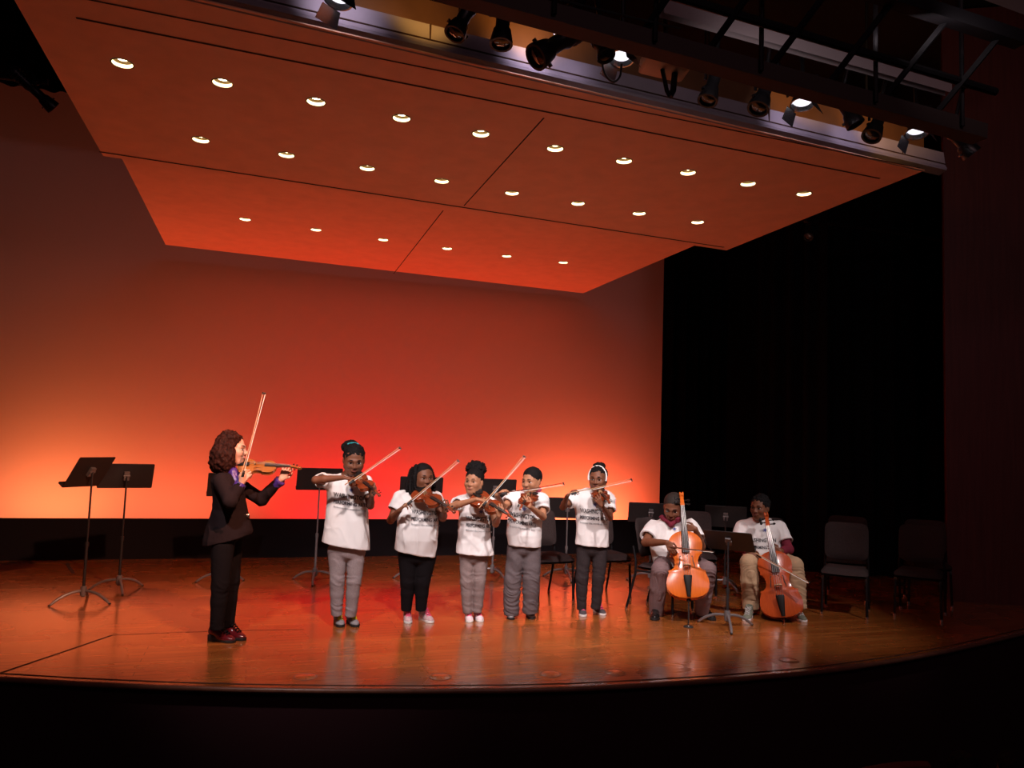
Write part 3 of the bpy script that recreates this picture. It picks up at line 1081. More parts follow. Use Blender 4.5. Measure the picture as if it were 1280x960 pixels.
# ================================================================ IMPLICIT SURFACES (bodies, clothes, hair)
class SDF:
    def __init__(s, lo, hi, h):
        s.h = h
        s.lo = np.array(lo, float)
        s.n = np.maximum(4, np.ceil((np.array(hi, float) - s.lo) / h).astype(int) + 1)
        s.d = np.full(tuple(s.n), 0.5, np.float32)

    def _sub(s, lo, hi):
        a = np.clip(np.floor((np.array(lo) - s.lo) / s.h).astype(int), 0, s.n - 1)
        b = np.clip(np.ceil((np.array(hi) - s.lo) / s.h).astype(int) + 1, 1, s.n)
        sl = tuple(slice(a[i], max(b[i], a[i] + 1)) for i in range(3))
        ax = [(s.lo[i] + s.h * np.arange(sl[i].start, sl[i].stop)).astype(np.float32) for i in range(3)]
        return sl, ax[0][:, None, None], ax[1][None, :, None], ax[2][None, None, :]

    def _comb(s, sl, dn, k, op):
        a = s.d[sl]
        if op == 'u':
            if k > 0:
                hh = np.maximum(k - np.abs(a - dn), 0) / k
                s.d[sl] = np.minimum(a, dn) - hh * hh * k * .25
            else:
                s.d[sl] = np.minimum(a, dn)
        elif op == 's':
            dn = -dn
            if k > 0:
                hh = np.maximum(k - np.abs(a - dn), 0) / k
                s.d[sl] = np.maximum(a, dn) + hh * hh * k * .25
            else:
                s.d[sl] = np.maximum(a, dn)

    def cap(s, a, b, ra, rb=None, k=0.02, op='u', cuts=None, flat=None):
        rb = ra if rb is None else rb
        a, b = np.array(a, float), np.array(b, float)
        m = max(ra, rb) + k + 3 * s.h
        sl, X, Y, Z = s._sub(np.minimum(a, b) - m, np.maximum(a, b) + m)
        ab = b - a
        L2 = max(float(ab @ ab), 1e-10)
        px, py, pz = X - a[0], Y - a[1], Z - a[2]
        t = np.clip((px * ab[0] + py * ab[1] + pz * ab[2]) / L2, 0, 1)
        dn = np.sqrt((px - t * ab[0]) ** 2 + (py - t * ab[1]) ** 2 + (pz - t * ab[2]) ** 2) - (ra + (rb - ra) * t)
        if cuts:
            for (p, n) in cuts:
                n = np.array(n, float)
                n = n / np.linalg.norm(n)
                dn = np.maximum(dn, (X - p[0]) * n[0] + (Y - p[1]) * n[1] + (Z - p[2]) * n[2])
        s._comb(sl, dn, k, op)
        return s

    def ell(s, c, r, R=None, k=0.02, op='u', cuts=None):
        c = np.array(c, float)
        r = np.array(r if hasattr(r, '__len__') else (r, r, r), float)
        m = r.max() + k + 3 * s.h
        sl, X, Y, Z = s._sub(c - m, c + m)
        px, py, pz = X - c[0], Y - c[1], Z - c[2]
        if R is None:
            R = np.eye(3)
        R = np.array(R, float)        # columns = axes
        q = [px * R[0, i] + py * R[1, i] + pz * R[2, i] for i in range(3)]
        k0 = np.sqrt(sum((q[i] / r[i]) ** 2 for i in range(3)))
        k1 = np.sqrt(sum((q[i] / r[i] ** 2) ** 2 for i in range(3)))
        dn = k0 * (k0 - 1) / np.maximum(k1, 1e-6)
        if cuts:
            for (p, n) in cuts:
                n = np.array(n, float)
                n = n / np.linalg.norm(n)
                dn = np.maximum(dn, (X - p[0]) * n[0] + (Y - p[1]) * n[1] + (Z - p[2]) * n[2])
        s._comb(sl, dn, k, op)
        return s

    def loft(s, rows, k=0.02, power=2.3, tilt=0.0):
        """rows: (z, cx, cy, wx, wy) from top to bottom; tilt lowers/raises the hem with x"""
        rows = sorted(rows)
        z = np.array([r[0] for r in rows])
        m = max(max(r[3], r[4]) for r in rows) + k + .03
        cx = np.mean([r[1] for r in rows])
        cy = np.mean([r[2] for r in rows])
        sl, X, Y, Z = s._sub((cx - m - .15, cy - m - .15, z[0] - .05), (cx + m + .15, cy + m + .15, z[-1] + .05))
        zz = Z.ravel()
        I = [np.interp(zz, z, [r[i] for r in rows])[None, None, :].astype(np.float32) for i in (1, 2, 3, 4)]
        q = (np.abs((X - I[0]) / I[2]) ** power + np.abs((Y - I[1]) / I[3]) ** power) ** (1 / power)
        dn = (q - 1) * np.minimum(I[2], I[3])
        dn = np.maximum(dn, np.maximum(Z - z[-1], (z[0] + tilt * (X - cx)) - Z))
        s._comb(sl, dn, k, 'u')
        return s

    def cut(s, p, n):
        n = np.array(n, float)
        n = n / np.linalg.norm(n)
        sl, X, Y, Z = s._sub(s.lo, s.lo + s.n * s.h)
        s.d = np.maximum(s.d, ((X - p[0]) * n[0] + (Y - p[1]) * n[1] + (Z - p[2]) * n[2]).astype(np.float32))
        return s

    def surface(s):
        d = s.d.copy()
        for ax in range(3):               # close at the border
            i0 = [slice(None)] * 3
            i0[ax] = 0
            d[tuple(i0)] = .5
            i0[ax] = -1
            d[tuple(i0)] = .5
        sg = (d < 0)
        si = sg.astype(np.int8)
        cnt = np.zeros(tuple(s.n - 1), np.int8)
        corners = [(i, j, k) for i in (0, 1) for j in (0, 1) for k in (0, 1)]
        nx, ny, nz = s.n
        for (i, j, k) in corners:
            cnt += si[i:nx - 1 + i, j:ny - 1 + j, k:nz - 1 + k]
        act = np.argwhere((cnt > 0) & (cnt < 8))
        vals = np.stack([d[act[:, 0] + i, act[:, 1] + j, act[:, 2] + k] for (i, j, k) in corners], 1)
        acc = np.zeros((len(act), 3))
        num = np.zeros(len(act))
        cor = np.array(corners, float)
        for a in range(8):
            for b in range(a + 1, 8):
                df = cor[b] - cor[a]
                if np.abs(df).sum() != 1:
                    continue
                va, vb = vals[:, a], vals[:, b]
                m = (va < 0) != (vb < 0)
                t = np.where(m, va / np.where(m, va - vb, 1), 0)
                acc += m[:, None] * (cor[a] + t[:, None] * df)
                num += m
        verts = s.lo + s.h * (act + acc / num[:, None])
        idm = np.full(tuple(s.n - 1), -1, np.int32)
        idm[act[:, 0], act[:, 1], act[:, 2]] = np.arange(len(act))
        faces = []
        for ax in range(3):
            o1, o2 = [(1, 2), (2, 0), (0, 1)][ax]
            sa = [slice(None)] * 3
            sb = [slice(None)] * 3
            sa[ax] = slice(0, -1)
            sb[ax] = slice(1, None)
            A, B = sg[tuple(sa)], sg[tuple(sb)]
            e = np.argwhere(A != B)
            e = e[(e[:, o1] > 0) & (e[:, o2] > 0) & (e[:, o1] < s.n[o1] - 1) & (e[:, o2] < s.n[o2] - 1)]
            fl = A[e[:, 0], e[:, 1], e[:, 2]]

            def cell(d1, d2):
                q = e.copy()
                q[:, o1] -= d1
                q[:, o2] -= d2
                return idm[q[:, 0], q[:, 1], q[:, 2]]
            quad = np.stack([cell(1, 1), cell(0, 1), cell(0, 0), cell(1, 0)], 1)
            quad[~fl] = quad[~fl][:, ::-1]
            faces.append(quad)
        faces = np.concatenate(faces)
        faces = faces[(faces >= 0).all(1)]
        return verts, faces

    def build(s, name, m, parent=None, disp=None):
        v, f = s.surface()
        me = bpy.data.meshes.new(name)
        me.vertices.add(len(v))
        me.loops.add(len(f) * 4)
        me.polygons.add(len(f))
        me.vertices.foreach_set('co', v.astype(np.float32).ravel())
        me.loops.foreach_set('vertex_index', f.astype(np.int32).ravel())
        me.polygons.foreach_set('loop_start', np.arange(0, len(f) * 4, 4, dtype=np.int32))
        me.update(calc_edges=True)
        if disp is not None:
            nn = np.zeros(len(v) * 3, np.float32)
            me.vertices.foreach_get('normal', nn)
            nn = nn.reshape(-1, 3)
            v = v + nn * disp(v)[:, None]
            me.vertices.foreach_set('co', v.astype(np.float32).ravel())
            me.update()
        for mm in (m if isinstance(m, (list, tuple)) else [m]):
            me.materials.append(mm)
        me.shade_smooth()
        o = bpy.data.objects.new(name, me)
        C.objects.link(o)
        if parent is not None:
            o.parent = parent
        return o


_rng = np.random.RandomState(3)
_LAT = _rng.rand(32, 32, 32).astype(np.float32) * 2 - 1


def vnoise(p):
    i = np.floor(p).astype(int)
    f = p - i
    f = f * f * (3 - 2 * f)
    r = 0
    for a in (0, 1):
        for b in (0, 1):
            for c in (0, 1):
                w = (f[:, 0] if a else 1 - f[:, 0]) * (f[:, 1] if b else 1 - f[:, 1]) * (f[:, 2] if c else 1 - f[:, 2])
                r = r + w * _LAT[(i[:, 0] + a) % 32, (i[:, 1] + b) % 32, (i[:, 2] + c) % 32]
    return r


def folds(amp, sx=14, sz=6, seed=0, ridge=True):
    def fn(v):
        p = v * np.array([sx, sx, sz]) + seed * 3.7
        q = vnoise(p + 0.6 * vnoise(v * 9 + seed)[:, None])
        if ridge:
            q = 1 - 2 * np.abs(q) ** .8
        return amp * (q + .35 * vnoise(p * 2.3 + 5))
    return fn


def bunch(amp, zs, seed=0, w=.05):
    """creases gathered round given heights, soft drag folds elsewhere"""
    def fn(v):
        g = 0.18
        for z in zs:
            g = g + np.exp(-((v[:, 2] - z) / w) ** 2)
        g = np.minimum(g, 1.0)
        s = v[:, 0] * .8 + v[:, 1] * .5
        p = np.stack([v[:, 0] * 9, v[:, 1] * 9, v[:, 2] * 36 + s * 30 * vnoise(v * 7 + seed)], 1) + seed
        r = 1 - 2 * np.abs(vnoise(p)) ** .8
        return amp * g * r + amp * .8 * vnoise(v * np.array([14, 14, 6]) + seed + 3)
    return fn


V3 = lambda *a: np.array(a, float)


def unit(v):
    v = np.array(v, float)
    return v / max(np.linalg.norm(v), 1e-9)


SKIN = dict(
    fair=mat('fair_skin', (0.66, 0.37, 0.27), 0.5, spec=0.35),
    deep=mat('deep_brown_skin', (0.185, 0.070, 0.036), 0.5, spec=0.3),
    brown=mat('brown_skin', (0.24, 0.10, 0.052), 0.5, spec=0.3),
    light=mat('light_brown_skin', (0.41, 0.185, 0.098), 0.5, spec=0.3),
)
LIPS = dict(fair=mat('rose_lips', (0.45, 0.13, 0.12), 0.7, spec=.2), deep=mat('deep_lips', (0.15, 0.045, 0.035), 0.75, spec=.15),
            brown=mat('brown_lips', (0.20, 0.06, 0.05), 0.7, spec=.2), light=mat('light_lips', (0.30, 0.09, 0.075), 0.75, spec=.15))
HAIRB = mat('black_hair', (0.007, 0.005, 0.005), 0.8, noise=.4, nscale=120, bump=.5, spec=.2)
HAIRA = mat('auburn_hair', (0.030, 0.007, 0.004), 0.7, noise=.6, nscale=60, bump=.6, spec=.15)
EYEW = mat('eye_white', (0.75, 0.72, 0.68), 0.25)
EYED = mat('dark_iris', (0.01, 0.006, 0.005), 0.15)
TEE = mat('white_cotton', (0.80, 0.77, 0.75), 0.85, spec=0.15, bump=.1, nscale=300)
INK = mat('black_print', (0.03, 0.03, 0.04), 0.8)
INKB = mat('blue_print', (0.10, 0.12, 0.35), 0.8)
INKG = mat('grey_print', (0.32, 0.32, 0.33), 0.8)


class Person:
    def __init__(s, label, u, v):
        P = z_at(u, v)
        s.P = P
        s.vd = Vector((P.x, P.y, 0)).normalized()
        s.rot = math.atan2(s.vd.y, s.vd.x) - math.pi / 2
        s.root = thing('person', label, 'person', P, s.rot)
        s.Rm = Matrix.Rotation(s.rot, 3, 'Z')
        s.Ri = s.Rm.inverted()
        s.sc = FPX / -(CR3.inverted() @ (P - CAMPOS)).z

    def J(s, u, v, d=0.0):
        r = ray(u, v)
        t = ((s.P - CAMPOS).dot(s.vd) - d) / r.dot(s.vd)
        return np.array(s.Ri @ (CAMPOS + r * t - s.P))

    def G(s, u, v):
        """point on the floor"""
        return np.array(s.Ri @ (z_at(u, v) - s.P))

    def world(s, p):
        return s.Rm @ Vector(p) + s.P


def head_frame(yaw, pitch, tilt=0.0):
    y, p = R_(yaw), R_(pitch)
    f = V3(math.sin(y) * math.cos(p), -math.cos(y) * math.cos(p), -math.sin(p))
    u = unit(V3(0, 0, 1) - f * f[2])
    r = np.cross(f, u)
    t = R_(tilt)
    u2 = u * math.cos(t) + r * math.sin(t)
    r2 = np.cross(f, u2)
    return np.stack([r2, f, u2], 1)


def add_head(F, c, hh, H, wd=1.0):
    """skull, jaw, cheeks, brow, nose, lips, ears; c = centre at eye level-ish"""
    def L(r, f, u):
        return c + H @ (V3(r * wd, f, u) * hh)
    F.ell(L(0, -.05, .12), V3(.355 * wd, .43, .385) * hh, H, k=.02)
    F.ell(L(0, .10, -.15), V3(.285 * wd, .31, .33) * hh, H, k=.03)
    F.ell(L(0, .26, -.41), V3(.115, .10, .085) * hh, H, k=.035)
    for sx in (-1, 1):
        F.ell(L(sx * .175, .25, -.12), V3(.12, .13, .12) * hh, H, k=.03)
        F.cap(L(sx * .05, .375, .085), L(sx * .20, .31, .085), .045 * hh, k=.02)
        F.cap(L(sx * .26, .02, -.26), L(sx * .10, .22, -.41), .085 * hh, k=.04)
        F.ell(L(sx * .15, .415, .005), V3(.085, .06, .05) * hh, H, k=.015, op='s')
        F.ell(L(sx * .355, -.04, -.05), V3(.035, .085, .125) * hh, H, k=.008)
    F.cap(L(0, .385, .04), L(0, .465, -.125), .030 * hh, .052 * hh, k=.012)
    for sx in (-1, 1):
        F.ell(L(sx * .058, .42, -.145), V3(.045, .05, .038) * hh, H, k=.01)
    F.cap(L(-.07, .395, -.27), L(.07, .395, -.27), .038 * hh, k=.015)
    return L


def add_hand(F, W, fdir, pn, side, s=0.85, curl=(35, 45, 30), thumb=True, spread=0.0):
    fdir = unit(fdir)
    pn = unit(pn - fdir * np.dot(pn, fdir)) if True else pn
    sd = np.cross(fdir, pn) * side
    offs = (.029, .010, -.010, -.028)
    lens = (.078, .082, .078, .068)
    segs = ((.040, .024, .020), (.045, .028, .021), (.041, .026, .021), (.032, .019, .018))
    for i in range(4):
        K = W + fdir * lens[i] * s + sd * offs[i] * s
        F.cap(W + fdir * .012 * s + sd * offs[i] * .55 * s, K, .0125 * s, .0105 * s, k=.010)
    for i in range(4):
        K = W + fdir * lens[i] * s + sd * offs[i] * s
        a = 0
        p = K
        base = unit(fdir + sd * offs[i] * spread * 14)
        for j in range(3):
            a += R_(curl[j] * (1 + .12 * i))
            dr = base * math.cos(a) + pn * math.sin(a)
            q = p + dr * segs[i][j] * s
            F.cap(p, q, (.0092 - .0010 * j) * s, (.0085 - .0011 * j) * s, k=.0035)
            p = q
    if thumb:
        T0 = W + fdir * .018 * s + sd * .020 * s
        T1 = T0 + unit(fdir * .62 + sd * .75 + pn * .25) * .036 * s
        T2 = T1 + unit(fdir * .85 + sd * .22 + pn * .45) * .030 * s
        T3 = T2 + unit(fdir * .80 - sd * .12 + pn * .6) * .024 * s
        F.cap(T0, T1, .0125 * s, .0110 * s, k=.010)
        F.cap(T1, T2, .0105 * s, .0092 * s, k=.004)
        F.cap(T2, T3, .0090 * s, .0074 * s, k=.004)


def build_body(P, skin, neck, headc, hh, H, arms, pelvis, slim=1.0, lid=0.78, look=0.0):
    """one continuous skin surface: head, neck, trunk core, arms, hands"""
    pts = [headc + V3(0, 0, hh * .7), headc - V3(0, 0, hh * .7), neck, pelvis]
    for a in arms:
        pts += [a['sh'], a['el'], a['wr'], a['wr'] + unit(a['fd']) * .14]
    pts = np.array(pts)
    F = SDF(pts.min(0) - .14, pts.max(0) + .14, .0042)
    # trunk core, kept inside the clothes
    F.cap(neck - V3(0, 0, .03), pelvis, .065, .075, k=.02)
    shm = [a['sh'] for a in arms]
    F.cap(shm[0], shm[1], .040 * slim, k=.03)
    L = add_head(F, headc, hh, H, 1.0 if skin == 'fair' else 1.035)
    F.cap(neck - V3(0, 0, .01), headc + H @ (V3(0, -.10, -.22) * hh), .046 * slim, .047 * slim, k=.025)
    for a in arms:
        r = a.get('r', 1.0) * slim
        F.cap(a['sh'], a['el'], .043 * r, .034 * r, k=.02)
        m = a['el'] * .68 + a['wr'] * .32
        F.cap(a['el'], m, .034 * r, .034 * r, k=.012)
        F.cap(m, a['wr'], .034 * r, .0215 * r, k=.012)
        add_hand(F, a['wr'], a['fd'], a['pn'], a['side'], a.get('s', .85), a.get('curl', (35, 45, 30)), spread=a.get('spread', 0))
    b = F.build('body', SKIN[skin], P.root)
    # eyes, brows, lips
    def Lp(r, f, u):
        return Vector(headc + H @ (V3(r, f, u) * hh))
    gaze = Vector(H[:, 1])
    for sx in (-1, 1):
        c = Lp(sx * .15, .342, .0)
        mb = MB().ball((0, 0, 0), (.070 * hh, .058 * hh, .030 * hh * lid), 10, Matrix([list(x) for x in H]))
        mb.v = [tuple(Vector(p) + c) for p in mb.v]
        for i, fc in enumerate(mb.f):
            m_ = sum((Vector(mb.v[j]) for j in fc), Vector()) / len(fc) - c
            mb.m[i] = 1 if abs(m_.dot(Vector(H[:, 0])) + look * hh) < .046 * hh and m_.dot(gaze) > 0 else 0
        mb.build('eye', [EYEW, EYED], P.root, fix=False)
        pts = [Lp(sx * (.07 + .05 * k), .418 - .018 * k * k * .5, .115 + .012 * math.sin(k)) for k in range(4)]
        MB().tube(pts, [.010 * hh, .017 * hh, .015 * hh, .007 * hh], 6).build('eyebrow', HAIRB, P.root)
    mb = MB()
    for dz, rr in ((-.252, .020), (-.288, .026)):
        pts = [Lp(q * .105, .432 - .30 * q * q * .13, dz + (.012 if dz > -.27 else -.006) * (1 - abs(q) * 1.2)) for q in (-1, -.6, -.2, .2, .6, 1)]
        mb.tube(pts, [.006 * hh, rr * hh * .8, rr * hh, rr * hh, rr * hh * .8, .006 * hh], 8)
    mb.build('lips', LIPS[skin], P.root)
    return b


def hair_cap(F, c, hh, H, grow=1.07, low=-.12, front=.335, hairline=.30):
    hairline += .09
    front += .02
    A = c + H @ (V3(0, front, hairline) * hh)
    B = c + H @ (V3(0, -.06, low) * hh)
    t = unit(A - B)
    n = unit(np.cross(H[:, 0], t))
    if np.dot(n, H[:, 1]) < 0:
        n = -n
    F.ell(c + H @ (V3(0, -.095, .165) * hh), V3(.366, .418, .385) * hh * grow, H, k=0, cuts=[(A, n)])


def shirt(P, rows, arms, m, name='shirt', amp=.004, seed=0, power=2.3, tilt=0.0, h=.006, collar=None, sleeve=.62, sr=1.0, bulge=None):
    """rows in pixels: (v, uL, uR, half depth m, toward-camera offset)"""
    R = []
    for (v, a, b, dp, d) in rows:
        c = P.J((a + b) / 2, v, d)
        w = np.linalg.norm(P.J(b, v, d) - P.J(a, v, d)) / 2
        R.append((c[2], c[0], c[1], w, dp))
    pts = [V3(r[1] - r[3], r[2] - r[4], r[0]) for r in R] + [V3(r[1] + r[3], r[2] + r[4], r[0]) for r in R]
    for a in arms:
        pts += [a['sh'], a['sh'] * (1 - sleeve) + a['el'] * sleeve] + ([a['wr']] if sleeve > 1 else [])
    pts = np.array(pts)
    F = SDF(pts.min(0) - .11, pts.max(0) + .11, h)
    F.loft(R, k=0, power=power, tilt=tilt)
    for a in arms:
        sl = a.get('sleeve', sleeve)
        r = a.get('r', 1.0) * sr
        d = unit(a['el'] - a['sh'])
        if sl <= 1:
            e = a['sh'] + (a['el'] - a['sh']) * sl
            F.cap(a['sh'], e + d * .03, .060 * r, .067 * r, k=.035, cuts=[(e, d)])
            F.cap(e + d * .05, e - d * .008, .050 * r, .048 * r, k=0, op='s')
        else:
            F.cap(a['sh'], a['el'], .062 * r, .049 * r, k=.035)
            d2 = unit(a['wr'] - a['el'])
            e = a['el'] + (a['wr'] - a['el']) * (sl - 1)
            F.cap(a['el'], e + d2 * .02, .049 * r, .036 * r, k=.02, cuts=[(e, d2)])
    if bulge:
        for (u, v, d, rr) in bulge:
            F.ell(P.J(u, v, d), rr, k=.05)
    if collar:
        F.cap(collar[0], collar[1], collar[2], collar[2] * 1.15, k=.004, op='s')
    return F.build(name, m, P.root, disp=folds(amp, seed=seed) if amp else None)


def trousers(P, legs, m, radii=(.075, .056, .043), name='trousers', hem=True, disp=None, pelv=None, h=.006, kmid=.02):
    """legs: list of (hip, knee, ankle) points"""
    pts = np.array([p for l in legs for p in l])
    F = SDF(pts.min(0) - .17, pts.max(0) + .17, h)
    hipc = (legs[0][0] + legs[1][0]) / 2
    if pelv:
        F.ell(hipc + V3(0, 0, pelv[3] if len(pelv) > 3 else .02), pelv[:3], k=.02)
    for (hp, kn, an) in legs:
        d = unit(an - kn)
        F.cap(hp, kn, radii[0], radii[1], k=.015)
        F.cap(kn, kn * .6 + an * .4, radii[1], (radii[1] * .45 + radii[2] * .55) * 1.06, k=.012)
        F.cap(kn * .6 + an * .4, an + d * .03, (radii[1] * .45 + radii[2] * .55) * 1.06, radii[2], k=.012, cuts=[(an + d * .012, d)])
    return F.build(name, m, P.root, disp=disp)


def shoe(P, heel, toe, L, upper, sole, lace, high=False, heelh=0.0, name='shoe', anklez=.09):
    """heel/toe: floor points giving place and direction"""
    d = unit((toe - heel) * V3(1, 1, 0))
    n = V3(-d[1], d[0], 0)
    o = (heel + toe) / 2 * V3(1, 1, 0)
    Mx = np.stack([d, n, V3(0, 0, 1)], 1)
    def T(x, y, z):
        return o + Mx @ (V3(x, y, z) * L)
    zb = .10
    F = SDF(o - V3(.22, .22, .03), o + V3(.22, .22, .22), .0045)
    F.cap(T(-.36, 0, .19 + heelh), T(-.12, 0, .17 + heelh * .7), .125 * L, .125 * L, k=.02)
    F.cap(T(-.12, 0, .17 + heelh * .5), T(.18, 0, .11), .125 * L, .120 * L, k=.03)
    F.ell(T(.27, 0, .10), V3(.22, .155, .115) * L, Mx, k=.03)
    F.ell(T(.05, 0, .10), V3(.30, .15, .12) * L, Mx, k=.02)
    F.cap(T(-.33, 0, .24 + heelh), T(-.30, 0, (.62 if high else .44) + heelh), .145 * L, .155 * L if not high else .16 * L, k=.03)
    F.cut(T(0, 0, .07), (0, 0, -1))
    F.cap(T(-.29, 0, (.60 if high else .42) + heelh), T(-.29, 0, .9), .115 * L, k=0, op='s')
    sh = F.build(name, upper, P.root)
    out = []
    for (x, w) in ((-.5, .03), (-.49, .09), (-.42, .14), (-.3, .155), (-.1, .14), (.1, .155), (.25, .18), (.37, .165), (.45, .12), (.5, .05)):
        out.append((x, w))
    poly = [(x, w) for x, w in out] + [(x, -w) for x, w in out[::-1]]
    mb = MB()
    n_ = len(poly)
    lv = [(0.0, .95), (.012, 1), (.085, 1.0), (.10, .93)]
    vs = []
    for z, sc in lv:
        for x, w in poly:
            zz_ = z + (heelh * max(0, min(1, (.1 - x) / .3)) if z > .05 else 0)
            vs.append(T(x * sc, w * sc, zz_))
    fs = [(k * n_ + i, k * n_ + (i + 1) % n_, (k + 1) * n_ + (i + 1) % n_, (k + 1) * n_ + i) for k in range(3) for i in range(n_)]
    fs += [list(range(n_))[::-1], [3 * n_ + i for i in range(n_)]]
    mb.add(vs, fs)
    mb.build('sole', sole, sh)
    if lace is not None:
        mb = MB()
        for k in range(5 if high else 4):
            x = .22 - k * .085
            z = .25 + k * .058 + heelh * .3
            mb.tube([T(x, -.09, z - .035), T(x + .01, -.045, z + .005), T(x + .015, 0, z + .018), T(x + .01, .045, z + .005), T(x, .09, z - .035)], .026 * L, 6)
        for sx in (-1, 1):
            x, z = -.14, .44 + heelh * .3
            mb.tube([T(x, 0, z), T(x + .06, sx * .08, z + .05), T(x + .10, sx * .13, z - .03), T(x + .03, sx * .06, z - .03), T(x, 0, z)], .014 * L, 6)
        mb.build('laces', lace, sh)
    return sh


def print_lines(P, sh, lines):
    """lettering on a shirt: (text, u0, v0, u1, v1, cap height px, material)"""
    vs = [v.co.copy() for v in sh.data.vertices]
    fs = [tuple(p.vertices) for p in sh.data.polygons]
    bvh = BVHTree.FromPolygons(vs, fs)
    for (txt, u0, v0, u1, v1, hpx, m, name) in lines:
        if txt == '*':            # little starburst emblem
            me = bpy.data.meshes.new('e')
            pv = []
            for k in range(14):
                r = 1 if k % 2 == 0 else .38
                an = 2 * math.pi * k / 14 + .3
                pv.append((.5 + .5 * r * math.cos(an), .5 + .5 * r * math.sin(an), 0))
            me.from_pydata(pv + [(.5, .5, 0)], [], [(k, (k + 1) % 14, 14) for k in range(14)])
        else:
            cu = bpy.data.curves.new('t', 'FONT')
            cu.body = txt
            cu.size = 1
            cu.offset = .018
            cu.resolution_u = 3
            ob = bpy.data.objects.new('t', cu)
            C.objects.link(ob)
            dg = bpy.context.evaluated_depsgraph_get()
            me = bpy.data.meshes.new_from_object(ob.evaluated_get(dg))
            bpy.data.objects.remove(ob)
        bm = bmesh.new()
        bm.from_mesh(me)
        bmesh.ops.triangulate(bm, faces=bm.faces)
        if txt != '*':
            bmesh.ops.subdivide_edges(bm, edges=[e for e in bm.edges if e.calc_length() > .25], cuts=2, use_grid_fill=False)
            bmesh.ops.triangulate(bm, faces=bm.faces)
        co = np.array([v.co[:] for v in bm.verts])
        x0, x1 = co[:, 0].min(), co[:, 0].max()
        y0, y1 = co[:, 1].min(), co[:, 1].max()
        for v in bm.verts:
            t = (v.co.x - x0) / (x1 - x0)
            q = (v.co.y - y0) / (y1 - y0)
            u = u0 + (u1 - u0) * t
            vv = v0 + (v1 - v0) * t - hpx * q
            p = Vector(P.J(u, vv, .14))
            p.y = -1.0
            hit = bvh.ray_cast(p, Vector((0, 1, 0)))
            if hit[0] is not None:
                v.co = hit[0] + Vector((0, -.005, 0)) + hit[1] * .002
            else:
                v.co = (p.x, -.1, p.z)
        bm.to_mesh(me)
        bm.free()
        me.materials.clear()
        me.materials.append(m)
        me.name = name
        o = bpy.data.objects.new(name, me)
        C.objects.link(o)
        o.parent = sh

# ================================================================ VIOLINS, CELLOS, BOWS
EBONY = mat('ebony', (0.012, 0.009, 0.008), 0.5, spec=0.3)
STEELW = mat('string_steel', (0.6, 0.58, 0.55), 0.3, metal=1.0)
MAPLE = mat('pale_maple_bridge', (0.55, 0.36, 0.18), 0.5)


def varnish(name, c, c2):
    m = mat(name, c, 0.22, coat=0.6, spec=0.5, noise=0.0)
    nt = m.node_tree
    b = nt.nodes['Principled BSDF']
    tc = nt.nodes.new('ShaderNodeTexCoord')
    mp = nt.nodes.new('ShaderNodeMapping')
    mp.inputs['Scale'].default_value = (6, 90, 6)
    n = nt.nodes.new('ShaderNodeTexNoise')
    n.inputs['Scale'].default_value = 1.5
    n.inputs['Detail'].default_value = 4
    r = nt.nodes.new('ShaderNodeValToRGB')
    r.color_ramp.elements[0].position = .3
    r.color_ramp.elements[0].color = (*c2, 1)
    r.color_ramp.elements[1].position = .7
    r.color_ramp.elements[1].color = (*c, 1)
    nt.links.new(tc.outputs['Object'], mp.inputs['Vector'])
    nt.links.new(mp.outputs['Vector'], n.inputs['Vector'])
    nt.links.new(n.outputs['Fac'], r.inputs['Fac'])
    nt.links.new(r.outputs['Color'], b.inputs['Base Color'])
    return m


V_RED = varnish('red_brown_varnish', (0.27, 0.050, 0.014), (0.17, 0.028, 0.009))
V_AMB = varnish('amber_varnish', (0.40, 0.16, 0.042), (0.29, 0.10, 0.026))
V_ORG = varnish('bright_orange_varnish', (0.74, 0.165, 0.018), (0.62, 0.115, 0.012))
V_CHE = varnish('cherry_red_varnish', (0.52, 0.085, 0.016), (0.40, 0.055, 0.010))

PROF = [(0, .012), (.012, .042), (.035, .066), (.08, .088), (.14, .1005), (.21, .104), (.28, .1005), (.34, .0925), (.375, .089), (.392, .0925), (.402, .086), (.415, .073),
        (.445, .062), (.50, .056), (.55, .0555), (.60, .060), (.635, .068), (.652, .0775), (.663, .0795), (.675, .0765), (.71, .0795), (.77, .0835), (.83, .0825), (.89, .074), (.94, .059), (.975, .040), (.992, .022), (1, .010)]


